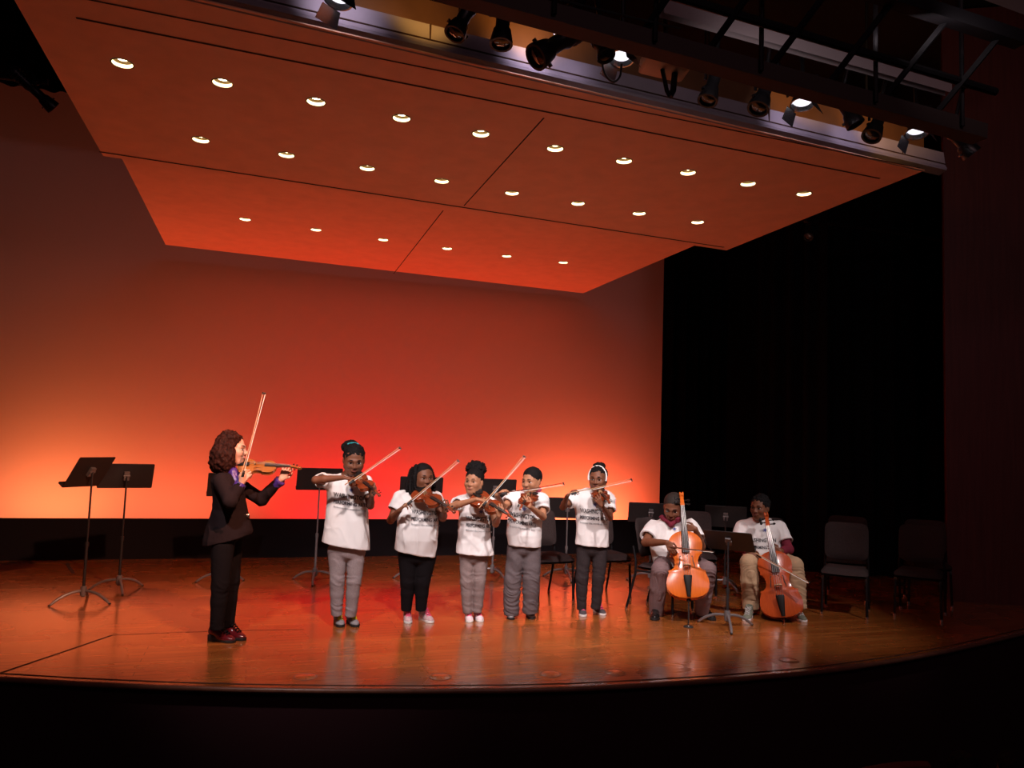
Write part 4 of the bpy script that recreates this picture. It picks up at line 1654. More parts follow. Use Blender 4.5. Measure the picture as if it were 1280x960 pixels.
def string_instrument(name, label, cat, B, S, N, varn, total, group, cello=False):
    """B = tail button end, S = scroll end, N = direction the top faces (world)"""
    B, S, N = Vector(B), Vector(S), Vector(N)
    x = (S - B).normalized()
    z = (N - x * N.dot(x)).normalized()
    y = z.cross(x)
    root = thing(name, label, cat, B, 0, group)
    root.rotation_euler = Matrix((x, y, z)).transposed().to_euler()
    Lt = (S - B).length
    if cello:
        bl = Lt * .615                  # body length
        k = bl / .356
        wk, rib, arch, over = k * 1.02, bl * .148, bl * .032, .004 * k
    else:
        bl = Lt * .603
        k = bl / .356
        wk, rib, arch, over = k, .031 * k, .014 * k, .003 * k
    half = rib / 2
    # --- body: back, ribs, arched top
    mb = MB()
    prof = [(t * bl, w * wk) for t, w in PROF]
    lat = np.linspace(-1, 1, 17)

    def surf(sign, base):
        rows = []
        for (xx, w) in prof:
            t = xx / bl
            lon = (math.sin(math.pi * min(1, max(0, t)))) ** .5
            row = []
            for q in lat:
                a = (1 - abs(q) ** 2.2)
                row.append((xx, q * (w + over), base + sign * (arch * a * lon)))
            rows.append(row)
        return rows
    edge = .004 * k
    top = surf(1, half + edge)
    mb.grid(top)
    for s_ in (0, -1):
        mb.grid([[r[s_] for r in top], [(r[s_][0], r[s_][1], half) for r in top], [(r[s_][0], r[s_][1] * ((abs(r[s_][1]) - over) / max(abs(r[s_][1]), 1e-6)), half) for r in top]])
    body = mb.build('body', varn, root, angle=35)
    mb = MB()
    bot = surf(-1, -half - edge)
    mb.grid(bot)
    for s_ in (0, -1):
        mb.grid([[r[s_] for r in bot], [(r[s_][0], r[s_][1], -half) for r in bot], [(r[s_][0], r[s_][1] * ((abs(r[s_][1]) - over) / max(abs(r[s_][1]), 1e-6)), -half) for r in bot]])
    mb.build('back', varn, body, angle=35)
    mb = MB()
    ring = [(xx, w) for xx, w in prof] + [(xx, -w) for xx, w in prof[::-1]]
    mb.grid([[(p[0], p[1], -half) for p in ring], [(p[0], p[1], half) for p in ring]], closed=True)
    mb.build('ribs', varn, body, angle=35)
    ztop = half + edge

    def zarch(t, q):
        return ztop + arch * (1 - abs(q) ** 2.2) * math.sin(math.pi * t) ** .5
    # f-holes
    for sy in (-1, 1):
        pts = []
        for i in range(15):
            a = -1 + 2 * i / 14
            t = .50 + .105 * a
            yy = (.036 + .012 * -a + .0085 * math.sin(a * math.pi * .5) ** 3) * wk
            pts.append(Vector((t * bl, sy * yy, zarch(t, yy / (.06 * wk)) + .0012 * k - (.0 if abs(a) < .9 else 0))))
        mb = MB()
        rows = []
        for i, p in enumerate(pts):
            w = .0026 * k * (1 - .55 * abs(-1 + 2 * i / 14))
            rows.append([p + Vector((0, w, 0)), p - Vector((0, w, 0))])
        mb.grid(rows)
        for e in (0, -1):
            c = pts[e] + Vector((0, sy * (-.003 if e == -1 else .003) * k, 0))
            r = (.0036 if e == -1 else .0044) * k
            mb.add([c + Vector((r * math.cos(2 * math.pi * j / 10), r * math.sin(2 * math.pi * j / 10), 0)) for j in range(10)], [list(range(10))])
        mb.build('sound_hole', EBONY, body, smooth=False)
    # bridge
    xb = .455 * bl
    zb = zarch(.455, 0)
    bh = (.033 if not cello else .042) * k
    mb = MB()
    out = [(-.021, 0), (-.013, 0), (-.009, .3), (.009, .3), (.013, 0), (.021, 0), (.019, .35), (.0205, .62), (.016, .93), (.006, 1.03), (-.006, 1.03), (-.016, .93), (-.0205, .62), (-.019, .35)]
    n = len(out)
    vs = []
    for dx in (-.0022 * k, .0016 * k):
        vs += [(xb + dx, p[0] * k, zb + p[1] * bh) for p in out]
    mb.add(vs, [(i, (i + 1) % n, n + (i + 1) % n, n + i) for i in range(n)] + [list(range(n))[::-1], [n + i for i in range(n)]])
    mb.build('bridge', MAPLE, root, smooth=False)
    # tailpiece
    mb = MB()
    zt = zarch(.2, 0)
    rows = []
    for (t, w, h) in ((.008, .009, .010), (.05, .011, .014), (.2, .0175, .02), (.295, .0225, .026), (.31, .020, .026)):
        xx = t * bl
        zz_ = ztop + h * k + (arch * .5)
        rows.append([(xx, w * k * math.cos(a), zz_ + .006 * k * math.sin(a)) for a in np.linspace(0, 2 * math.pi, 12, endpoint=False)])
    mb.grid(rows, closed=True)
    mb.add(rows[0], [list(range(12))])
    mb.add(rows[-1], [list(range(12))])
    mb.build('tailpiece', EBONY, root)
    # chin rest
    if not cello:
        mb = MB()
        T = Matrix.Translation((.09 * bl, .055 * k, ztop + .018 * k))
        mb.lathe([(.001, -.006 * k), (.028 * k, -.006 * k), (.036 * k, .002 * k), (.034 * k, .006 * k), (.02 * k, .001 * k), (.001, 0)], 16, T @ Matrix.Scale(1.25, 4, (1, 0, 0)))
        mb.box((.015 * bl, .04 * k, ztop), (.012 * k, .03 * k, rib))
        mb.build('chin_rest', EBONY, root)
    # neck, pegbox, scroll
    xn = bl
    xnut = bl + (.130 if not cello else .139) * k * (1.0)
    xend = Lt
    mb = MB()
    nw0, nw1 = .0165 * k, .0118 * k
    zfb = ztop + (.010 if not cello else .012) * k
    sec = []
    for xx, w, dep in ((xn - .004 * k, nw0 * 1.05, .032 * k + half * .4), (xn + .012 * k, nw0, .024 * k), (xn + .03 * k, nw0 * .95, .019 * k), (xnut, nw1, .016 * k)):
        sec.append([(xx, w * math.cos(a), zfb - .001 + (dep * math.sin(a) if math.sin(a) < 0 else 0)) for a in np.linspace(0, 2 * math.pi, 16, endpoint=False)])
    mb.grid(sec, closed=True)
    mb.add(sec[0], [list(range(16))])
    mb.add(sec[-1], [list(range(16))])
    pl = xend - xnut
    drop = -.020 * k
    rows = []
    for t in np.linspace(0, 1, 7):
        xx = xnut + pl * .72 * t
        zc = zfb - .008 * k + drop * t * t
        w = nw1 * (1 - .35 * t)
        hgt = .010 * k * (1 - .25 * t)
        rows.append([(xx, w, zc + hgt), (xx, -w, zc + hgt), (xx, -w, zc - hgt), (xx, w, zc - hgt)])
    mb.grid(rows, closed=True)
    # scroll: two-turn volute
    cx, cz = xnut + pl * .84, zfb - .008 * k + drop * 1.0 + .002 * k
    sp = []
    for i in range(30):
        a = math.pi * 1.0 + i / 29 * math.pi * 3.6
        r = .0155 * k * (1 - i / 29 * .78)
        sp.append(Vector((cx + r * math.cos(a) * 1.0, 0, cz + r * math.sin(a))))
    for sgn in (-1, 1):
        mb.tube([p + Vector((0, sgn * .0058 * k * (1 + i / 40), 0)) for i, p in enumerate(sp)], [.0062 * k * (1 - i / 29 * .5) for i in range(30)], 8)
    mb.ball((cx, 0, cz), (.0125 * k, .0085 * k, .0125 * k), 8)
    mb.build('neck', varn, root, angle=50)
    # pegs
    for i in range(4):
        t = .18 + .20 * i
        sy = -1 if i % 2 == 0 else 1
        xx = xnut + pl * .72 * t
        zz_ = zfb - .008 * k + drop * t * t
        mb = MB()
        lp = .030 * k if not cello else .026 * k
        mb.tube([(xx, -sy * .012 * k, zz_), (xx, sy * .013 * k, zz_), (xx, sy * (.013 * k + lp * .5), zz_)], [.0028 * k, .0035 * k, .0032 * k], 8)
        mb.ball((xx, sy * (.013 * k + lp * .8), zz_), (.0105 * k, .0085 * k, .0055 * k) if i % 2 else (.0055 * k, .0085 * k, .0105 * k), 8)
        mb.build('peg', EBONY, root)
    # fingerboard
    xfe = bl * .70 if not cello else bl * .655
    mb = MB()
    rows = []
    for t in np.linspace(0, 1, 8):
        xx = xnut + (xfe - xnut) * t
        w = nw1 + (.021 * k - nw1) * t
        zc = zfb + (.010 * k) * t * 1.1
        r = []
        for a in np.linspace(0, math.pi, 9):
            r.append((xx, w * math.cos(a), zc + .0055 * k * math.sin(a)))
        r += [(xx, -w, zc - .003 * k), (xx, w, zc - .003 * k)]
        rows.append(r)
    mb.grid(rows, closed=True)
    mb.add(rows[0], [list(range(11))])
    mb.add(rows[-1], [list(range(11))])
    mb.build('fingerboard', EBONY, root, angle=50)
    # strings
    for q in (-1, -.33, .33, 1):
        mb = MB()
        mb.tube([(xnut, q * .008 * k, zfb + .0075 * k), (xb, q * .0165 * k, zb + bh * (1.03 - .1 * q * q)), (.30 * bl, q * .014 * k, ztop + .030 * k + arch * .5)], .0007 * k + .0003, 5)
        mb.build('string', STEELW, root)
    if cello:
        mb = MB()
        mb.lathe([(.001, -.02), (.02, -.02), (.02, .015), (.001, .015)], 12, Matrix.Rotation(R_(90), 4, 'Y'))
        mb.build('endpin_collar', EBONY, root)
    return root, Matrix((x, y, z)).transposed(), k


def endpin(root, P_w, tip_w, mrot):
    inv = mrot.inverted()
    t = inv @ (Vector(tip_w) - Vector(root.location))
    mb = MB()
    mb.tube([(0.0, 0, 0), t], [.0075, .006], 8)
    mb.ball(t + Vector((0, 0, 0)), .009, 6)
    mb.build('endpin', M['chrome'], root)


STICK = mat('bow_stick_wood', (0.40, 0.17, 0.07), 0.3, coat=.3)
PALE = mat('pale_bow_stick', (0.50, 0.27, 0.14), 0.35, coat=.2)
BHAIR = mat('white_bow_hair', (0.85, 0.82, 0.75), 0.5)
HSTICK = mat('dark_bow_stick', (0.12, 0.04, 0.02), 0.3, coat=.3)


def bow(label, A, T, hairdir, stick, group='bows the players hold', cello=False):
    """A = frog end, T = tip; hairdir = side on which the hair runs (world)"""
    A, T = Vector(A), Vector(T)
    x = (T - A).normalized()
    z = -(Vector(hairdir) - x * Vector(hairdir).dot(x)).normalized()
    y = z.cross(x)
    root = thing('bow', label, 'bow', A, 0, group)
    root.rotation_euler = Matrix((x, y, z)).transposed().to_euler()
    L = (T - A).length
    s = 1.25 if cello else 1.0
    mb = MB()
    pts = []
    for t in np.linspace(-.06, 1, 14):
        pts.append((t * L, 0, .008 * s - .007 * math.sin(math.pi * max(0, t)) + (.003 * t)))
    mb.tube(pts, [.0048 * s - .0016 * s * i / 13 for i in range(14)], 8)
    mb.build('stick', stick, root)
    mb = MB()
    mb.prism([(0, 0)] * 0 + [(.96, 0), (.985, 0), (1.0, 0), (1.005, 0)], 0, 0) if False else None
    w = .0045 * s
    vs = []
    out = [(L * .975, .014 * s), (L * 1.0, .016 * s), (L * 1.004, -.012 * s), (L * .992, -.013 * s)]
    for yy in (-w, w):
        vs += [(p[0], yy, p[1]) for p in out]
    mb.add(vs, [(0, 1, 2, 3), (7, 6, 5, 4)] + [(i, (i + 1) % 4, 4 + (i + 1) % 4, 4 + i) for i in range(4)])
    mb.build('tip', EBONY, root, smooth=False)
    mb = MB()
    mb.rbox((.025, 0, -.004 * s), (.05, .012 * s, .022 * s), .004, axis='y')
    mb.build('frog', EBONY, root)
    mb = MB()
    mb.box((L * .51, 0, -.0085 * s), (L * .95, .0060 * s, .003))
    mb.build('bow_hair', BHAIR, root, smooth=False)
    return root

# ================================================================ PEOPLE
BLK = mat('black_cotton', (0.008, 0.006, 0.007), 0.9, spec=0.1, noise=.2, nscale=150)
JKT = mat('black_wool_jacket', (0.017, 0.010, 0.011), 0.9, spec=0.1, noise=.3, nscale=200)
PURP = mat('purple_silk', (0.07, 0.03, 0.22), 0.4)
GREYP = mat('grey_denim', (0.285, 0.225, 0.222), 0.9, spec=.1, noise=.12, nscale=120)
TAUP = mat('taupe_grey_denim', (0.235, 0.175, 0.165), 0.9, spec=.1, noise=.12, nscale=120)
CHARC = mat('charcoal_trouser', (0.115, 0.09, 0.093), 0.85, spec=.15, noise=.1, nscale=100)
DARKP = mat('dark_grey_denim', (0.032, 0.024, 0.025), 0.9, spec=.1, noise=.2, nscale=120)
PLUMP = mat('plum_grey_trouser', (0.20, 0.13, 0.13), 0.85, spec=.15, noise=.1, nscale=90)
KHAKI = mat('khaki_twill', (0.46, 0.31, 0.185), 0.85, spec=.15, noise=.06, nscale=90)
MAROON = mat('maroon_jersey', (0.17, 0.018, 0.035), 0.8, spec=.2)
PINKC = mat('pink_cloth', (0.55, 0.10, 0.14), 0.8)
BURG = mat('burgundy_leather', (0.10, 0.008, 0.012), 0.18, spec=.6, coat=.5)
GREYS = mat('grey_suede', (0.26, 0.23, 0.23), 0.8, noise=.2, nscale=60)
PINKS = mat('pink_grey_canvas', (0.55, 0.36, 0.36), 0.8, noise=.35, nscale=40)
WHITES = mat('white_pink_leather', (0.78, 0.62, 0.64), 0.5)
GREENS = mat('grey_green_suede', (0.16, 0.165, 0.12), 0.8, noise=.15, nscale=60)
DGREYS = mat('charcoal_mesh', (0.06, 0.05, 0.055), 0.8, noise=.2, nscale=90)
BLKS = mat('black_leather', (0.012, 0.010, 0.010), 0.22, spec=.6, coat=.3)
SOLEW = mat('white_sole', (0.72, 0.68, 0.64), 0.6)
SOLEB = mat('black_sole', (0.012, 0.011, 0.011), 0.6)
YEL = mat('neon_yellow_lace', (0.72, 0.75, 0.02), 0.6)
PINK = mat('hot_pink_lace', (0.85, 0.08, 0.20), 0.6)
GREYL = mat('pale_grey_lace', (0.5, 0.47, 0.45), 0.7)
TEAL = mat('teal_hair_band', (0.01, 0.33, 0.36), 0.5)
WBAND = mat('white_hair_band', (0.82, 0.78, 0.74), 0.5)
COPPER = mat('steel_buckle', (0.6, 0.58, 0.55), 0.25, metal=1.0)

RH = dict(pn=V3(0, .15, -1), side=1, curl=(30, 42, 28), s=.82)
LH = dict(pn=V3(-.30, .9, .1), side=-1, curl=(34, 52, 38), s=.82, spread=1.0)


def rmat(P, v):
    return P.Rm @ Vector(v)


def hairSDF(c, hh, grow=.55):
    return SDF(c - V3(hh, hh, hh) * 1.0 - .06, c + V3(hh, hh, hh) * 1.0 + .10, .0055)


def neckline(P, neck, hh, r=.060):
    return (neck + V3(0, -.012, .01), neck + V3(0, -.03, .12), r)


TXT = lambda u0, v0, du, dv, h=5.6: [
    ('WASHINGTON', u0, v0, u0 + du, v0 + dv, h, INK, 'shirt_lettering'),
    ('PERFORMING ARTS', u0, v0 + 8.2, u0 + du * 1.02, v0 + 8.2 + dv, h * .82, INK, 'shirt_lettering'),
    ('Bringing the world to you', u0, v0 + 14.2, u0 + du * .98, v0 + 14.2 + dv, h * .55, INKG, 'shirt_lettering'),
    ('*', u0 + du * .46, v0 - 8 + dv * .5, u0 + du * .46 + 7, v0 - 8 + dv * .6, 7, INKB, 'shirt_emblem')]


# ---------------------------------------------------------------- suited violinist on the left
def woman():
    P = Person('person in a black trouser suit with wavy auburn hair, in profile, bow raised high', 278, 800)
    J = P.J
    H = head_frame(72, 0)
    hc, hh = J(291, 561.5, 0), .232
    neck = J(285, 586, 0)
    arms = [dict(sh=J(277, 602, .17), el=J(288, 626, .30), wr=J(302, 603, .26), fd=V3(.42, .1, .85), pn=V3(.35, .9, -.2), side=1, curl=(35, 50, 30), s=.92, r=1.05),
            dict(sh=J(291, 603, -.17), el=J(327, 624, -.10), wr=J(352, 599, .02), fd=V3(.40, -.05, .9), pn=V3(.1, 1, .1), side=-1, curl=(38, 50, 35), s=.95, r=1.0, spread=.8)]
    build_body(P, 'fair', neck, hc, hh, H, arms, J(284, 660, 0))
    # hair: shoulder-length waves behind the face
    F = hairSDF(hc, hh)
    hair_cap(F, hc, hh, H, grow=1.10, low=-.30, front=.30, hairline=.34)
    for (u, v, d, r) in ((280, 556, .05, .075), (277, 568, .07, .085), (276, 578, .06, .08), (284, 579, .09, .055), (270, 575, .03, .05), (285, 570, .10, .05), (280, 570, -.08, .08), (285, 547, .03, .06), (292, 548, .06, .045), (288, 558, .11, .03), (289, 566, .105, .028), (283, 584, .07, .05), (272, 583, .02, .05)):
        F.ell(J(u, v, d), r, k=.03)
    F.build('hair', HAIRA, P.root, disp=lambda v: .008 * vnoise(v * 38) + .007 * vnoise(v * np.array([90, 90, 45])))
    rows = [(588, 274, 294, .075, 0), (593, 267, 300, .15, 0), (602, 263.5, 303, .195, 0), (618, 265.5, 306, .19, 0), (636, 266, 309, .165, 0), (648, 262, 312, .17, 0), (662, 257, 316, .185, 0), (674, 254, 315, .195, 0)]
    j = shirt(P, rows, arms, JKT, name='jacket', amp=.004, seed=2, sleeve=1.86, sr=1.02, tilt=.28, power=2.2)
    for a in arms:
        F = SDF(a['wr'] - .12, a['wr'] + .12, .0045)
        d = unit(a['wr'] - a['el'])
        F.cap(a['wr'] - d * .055, a['wr'] - d * .005, .041, .044, k=0, cuts=[(a['wr'] - d * .012, d)])
        F.build('blouse_cuff', PURP, P.root, disp=folds(.003, 40, 40, 3))['label'] = 'purple shirt cuff'
    F = SDF(J(284, 600, 0) - .22, J(284, 600, 0) + .22, .006)
    F.cap(J(289, 589, .05), J(301, 603, .05), .045, .035, k=.02)
    F.cap(J(289, 589, -.05), J(301, 603, -.05), .045, .035, k=.02)
    F.cap(J(291, 590, .10), J(297, 606, .15), .032, .026, k=.02)
    F.build('blouse_collar', PURP, P.root, disp=folds(.004, 30, 30, 1))['label'] = 'purple shirt collar'
    mb = MB()
    q = J(304.5, 645, .10)
    mb.rbox(q, (.03, .014, .022), .004, axis='y')
    mb.rbox(q + V3(.02, .02, 0), (.05, .03, .03), .004, axis='y')
    mb.build('belt_buckle', COPPER, P.root)
    legs = [(J(280, 664, .09), J(275, 730, .11), J(271.5, 784, .10)), (J(290, 664, -.09), J(288, 727, -.07), J(284, 781, -.07))]
    trousers(P, legs, BLK, (.094, .067, .050), disp=bunch(.0035, [J(276, 727, 0)[2], J(276, 733, 0)[2], J(272, 778, 0)[2]]), pelv=(.115, .16, .12))
    for h_, t_ in (((262.5, 800), (292, 803.5)), ((279, 796), (305, 800.5))):
        shoe(P, P.G(*h_), P.G(*t_), .235, BURG, SOLEB, BLK, heelh=.10)
    B, Sc = J(297, 584, .03), J(377, 585.5, .10)
    string_instrument('violin', 'amber brown violin held level by the person in the black suit', 'violin', P.world(B), P.world(Sc), rmat(P, (-.05, -.62, .78)), V_AMB, .59, 'violins')
    bow('violin bow pointing almost straight up, held by the person in the black suit', P.world(J(302, 596, .32)), P.world(J(330.5, 491, .18)), rmat(P, (1, .3, -.1)), PALE)


def std_child(label, foot, skin, head, yaw, pitch, hh, neck, rows, armA, armB, sleeve=.62, tilt=0, amp=.0045, seed=0, bulge=None, slim=.92, sr=1.0, tilth=0, txt=None):
    P = Person(label, *foot)
    J = P.J
    H = head_frame(yaw, pitch, tilth)
    hc = J(*head)
    nk = J(*neck)
    A = dict(sh=J(*armA[0]), el=J(*armA[1]), wr=J(*armA[2]), fd=V3(*armA[3]), **RH)
    B = dict(sh=J(*armB[0]), el=J(*armB[1]), wr=J(*armB[2]), fd=V3(*armB[3]), **LH)
    if len(armB) > 4:
        B['pn'] = V3(*armB[4])
    if len(armA) > 4:
        A['pn'] = V3(*armA[4])
    arms = [A, B]
    mid = rows[len(rows) // 2]
    build_body(P, skin, nk, hc, hh, H, arms, J((mid[1] + mid[2]) / 2, rows[-1][0] - 6, rows[-1][4]), slim)
    sh = shirt(P, rows, arms, TEE, amp=amp, seed=seed, sleeve=sleeve, bulge=bulge, tilt=tilt, sr=sr, collar=neckline(P, nk, hh))
    if txt:
        print_lines(P, sh, txt)
    return P, H, hc, hh, nk, arms, sh


def tallest_girl():
    rows = [(592, 424, 444, .055, 0), (596, 414, 454, .085, 0), (606, 408.5, 459.5, .105, 0), (625, 409, 459.5, .115, .01), (650, 407, 460.5, .125, .02), (668, 404, 461.5, .13, .02), (682, 401, 462.5, .135, .02)]
    P, H, hc, hh, nk, arms, sh = std_child('tallest child, teal hair band, white tee and grey jeans, playing violin', (433, 783), 'deep',
        (442.5, 574.5, .07), 6, 20, .235, (434, 594, 0), rows,
        [(411, 601, 0), (394.5, 600, .25), (429, 597, .34), (.93, -.1, -.12)],
        [(456.5, 602, 0), (463, 632, .10), (464.5, 619, .32), (-.05, -.25, .95)], sleeve=.60, tilt=-.16, seed=1, txt=TXT(417, 621, 41, 6))
    J = P.J
    F = hairSDF(hc, hh)
    hair_cap(F, hc, hh, H, 1.07, front=.32, hairline=.25, low=-.2)
    F.ell(J(439, 556, -.02), (.062, .055, .045), k=.02)
    F.ell(J(433, 559, -.02), (.045, .05, .045), k=.02)
    F.build('hair', HAIRB, P.root, disp=lambda v: .005 * vnoise(v * 50) + .003 * vnoise(v * 110))
    mb = MB()
    c = Vector(J(441.5, 556.5, .04))
    mb.tube([c + Vector((.045 * math.cos(a), -.012 + .01 * math.cos(2 * a), .012 * math.sin(a) + .006)) for a in np.linspace(0, math.pi, 9)], .008, 8)
    mb.tube([c + Vector((.045 * math.cos(a), -.012, .004 + .014 * math.sin(a))) for a in np.linspace(0, math.pi, 9)], .008, 8)
    mb.build('hair_band', TEAL, P.root)['label'] = 'teal hair band'
    kz = [J(422, v, 0)[2] for v in (700, 722, 727, 758)]
    trousers(P, [(J(422, 690, .01), J(421.5, 725, .03), J(421, 767, 0)), (J(445, 691, .01), J(442.5, 726, .03), J(438, 768, 0))], GREYP, (.078, .060, .047), disp=bunch(.0045, kz), pelv=(.16, .10, .10))
    shoe(P, P.G(420.5, 776.5), P.G(427, 785), .225, GREYS, SOLEB, YEL)
    shoe(P, P.G(435.5, 776.5), P.G(446.5, 785), .225, GREYS, SOLEB, YEL)
    string_instrument('violin', 'red-brown violin under the chin of the tallest child with the teal hair band', 'violin', P.world(J(443, 597, .13)), P.world(J(475, 620, .52)), rmat(P, (-.25, -.45, .85)), V_RED, .53, 'violins')
    bow('violin bow of the tallest child, slanting up to the right past the child with braids', P.world(J(436, 604, .42)), P.world(J(500.5, 560, .22)), rmat(P, (.3, -.4, -.8)), PALE)


def braids_girl():
    rows = [(613, 513, 531, .06, .0), (617, 502, 541, .085, 0), (626, 496, 547, .11, .01), (642, 497, 547.5, .135, .03), (658, 497, 547.5, .155, .05), (674, 495, 546.5, .155, .05), (691, 493, 545, .145, .03)]
    P, H, hc, hh, nk, arms, sh = std_child('child with long black braids, white tee and black leggings, playing violin', (524, 777), 'deep',
        (529.5, 597, .09), 24, 4, .222, (521, 614, 0), rows,
        [(501, 621, 0), (488.5, 650, .06), (499.5, 638, .28), (.55, -.25, .65), (.2, .3, -1)],
        [(544, 623, 0), (553.5, 647, .12), (555.5, 640, .33), (.0, -.25, .95)], sleeve=.56, tilt=-.16, seed=4, txt=TXT(514.5, 642, 36, 3), slim=1.0, sr=1.08, amp=.006)
    J = P.J
    F = hairSDF(hc, hh)
    hair_cap(F, hc, hh, H, 1.08, front=.30, hairline=.32)
    F.build('hair', HAIRB, P.root, disp=lambda v: .004 * vnoise(v * 60))
    rnd = random.Random(5)
    F = SDF(hc - .26, hc + .24, .005)
    strands = [((514, 588, .04), (510, 602, .03), (509, 616, .03)), ((516, 586, .07), (513, 600, .08), (513, 616, .09)), ((518, 585, .09), (516.5, 600, .11), (517, 613, .11)),
               ((513, 592, 0), (508.5, 605, -.02), (507, 617, -.02)), ((516, 590, -.05), (512, 606, -.06), (511, 618, -.06)), ((521, 588, -.06), (519, 606, -.07), (518, 618, -.06)),
               ((520, 583, .13), (518.5, 596, .145), (519, 609, .13)), ((539, 588, .03), (542.5, 600, .02), (543, 612, .02)), ((540, 591, -.02), (541, 602, -.04), (541, 613, -.04)), ((537, 585, .06), (541.5, 596, .06), (542.5, 606, .05)), ((530, 588, -.06), (532, 604, -.07), (533, 616, -.07)), ((525, 588, -.07), (526, 604, -.08), (526, 616, -.07))]
    for st in strands:
        pts = [J(*q) for q in st]
        for a, b in ((0, 1), (1, 2)):
            F.cap(pts[a], pts[b], .019, .016, k=.006)
    F.build('braids', HAIRB, P.root, disp=lambda v: .003 * np.sin(v[:, 2] * 420) + .002 * vnoise(v * 70))
    kz = [J(520, v, 0)[2] for v in (722, 727)]
    trousers(P, [(J(511, 696, .02), J(510, 727, .03), J(508, 761, 0)), (J(532, 697, .02), J(528, 728, .03), J(526, 761, 0))], BLK, (.094, .066, .046), disp=bunch(.0025, kz), pelv=(.165, .12, .10))
    shoe(P, P.G(508, 772), P.G(511, 781), .215, PINKS, SOLEW, PINK, high=True)
    shoe(P, P.G(524, 772), P.G(542, 780), .22, PINKS, SOLEW, PINK, high=True)
    string_instrument('violin', 'red-brown violin held by the child with long braids, scroll near the next child', 'violin', P.world(J(520, 614, .14)), P.world(J(569, 641, .50)), rmat(P, (-.2, -.6, .78)), V_RED, .52, 'violins')
    bow('violin bow of the child with long braids, slanting up across the face', P.world(J(509, 630, .42)), P.world(J(573.5, 576, .30)), rmat(P, (.4, -.3, -.8)), PALE)


def puff_girl():
    rows = [(617, 584, 603, .055, 0), (621, 577, 612, .08, 0), (629, 573, 617, .10, 0), (645, 574, 612.5, .11, .01), (665, 572.5, 613.5, .115, .02), (680, 571, 615, .12, .02), (692, 569.5, 617, .125, .02)]
    P, H, hc, hh, nk, arms, sh = std_child('child with a big round hair puff, white tee and taupe jeans, playing violin', (594, 776), 'light',
        (592.5, 602, .08), -24, 0, .212, (594, 620, 0), rows,
        [(577, 627, 0), (565.5, 633, .22), (596, 624, .38), (.92, -.1, -.10)],
        [(614, 630, 0), (619.5, 655, .10), (624, 645, .33), (-.05, -.25, .95)], sleeve=.55, tilt=-.05, seed=7, txt=TXT(582.5, 650.5, 33, 2.5), slim=.86, sr=.92)
    J = P.J
    F = hairSDF(hc, hh)
    hair_cap(F, hc, hh, H, 1.07, front=.33, hairline=.20, low=-.2)
    F.build('hair', HAIRB, P.root, disp=lambda v: .002 * vnoise(v * 60))
    F = hairSDF(J(594, 586, .02), hh)
    F.ell(J(594.5, 585.5, -.01), (.086, .078, .068), k=.01)
    F.ell(J(601, 586, -.03), (.05, .06, .055), k=.02)
    F.build('hair_puff', HAIRB, P.root, disp=lambda v: .013 * vnoise(v * 60) + .011 * vnoise(v * 120))
    kz = [J(590, v, 0)[2] for v in (716, 724, 728, 760)]
    trousers(P, [(J(583.5, 696, .01), J(583.5, 727, .03), J(584, 764, 0)), (J(601, 697, .01), J(599, 727, .03), J(596.5, 763, 0))], TAUP, (.068, .056, .042), disp=bunch(.0045, kz), pelv=(.13, .09, .09))
    shoe(P, P.G(584, 771), P.G(588, 780), .20, WHITES, SOLEW, PINK)
    shoe(P, P.G(594, 770.5), P.G(602.5, 779.5), .20, WHITES, SOLEW, PINK)
    string_instrument('violin', 'red-brown violin of the child with the hair puff, scroll crossing in front of the boy', 'violin', P.world(J(592, 620, .14)), P.world(J(645, 651, .46)), rmat(P, (-.2, -.6, .78)), V_RED, .52, 'violins')
    bow('violin bow of the child with the hair puff, slanting steeply up to the boy', P.world(J(603, 632, .46)), P.world(J(656, 570.5, .36)), rmat(P, (.4, -.2, -.8)), PALE)


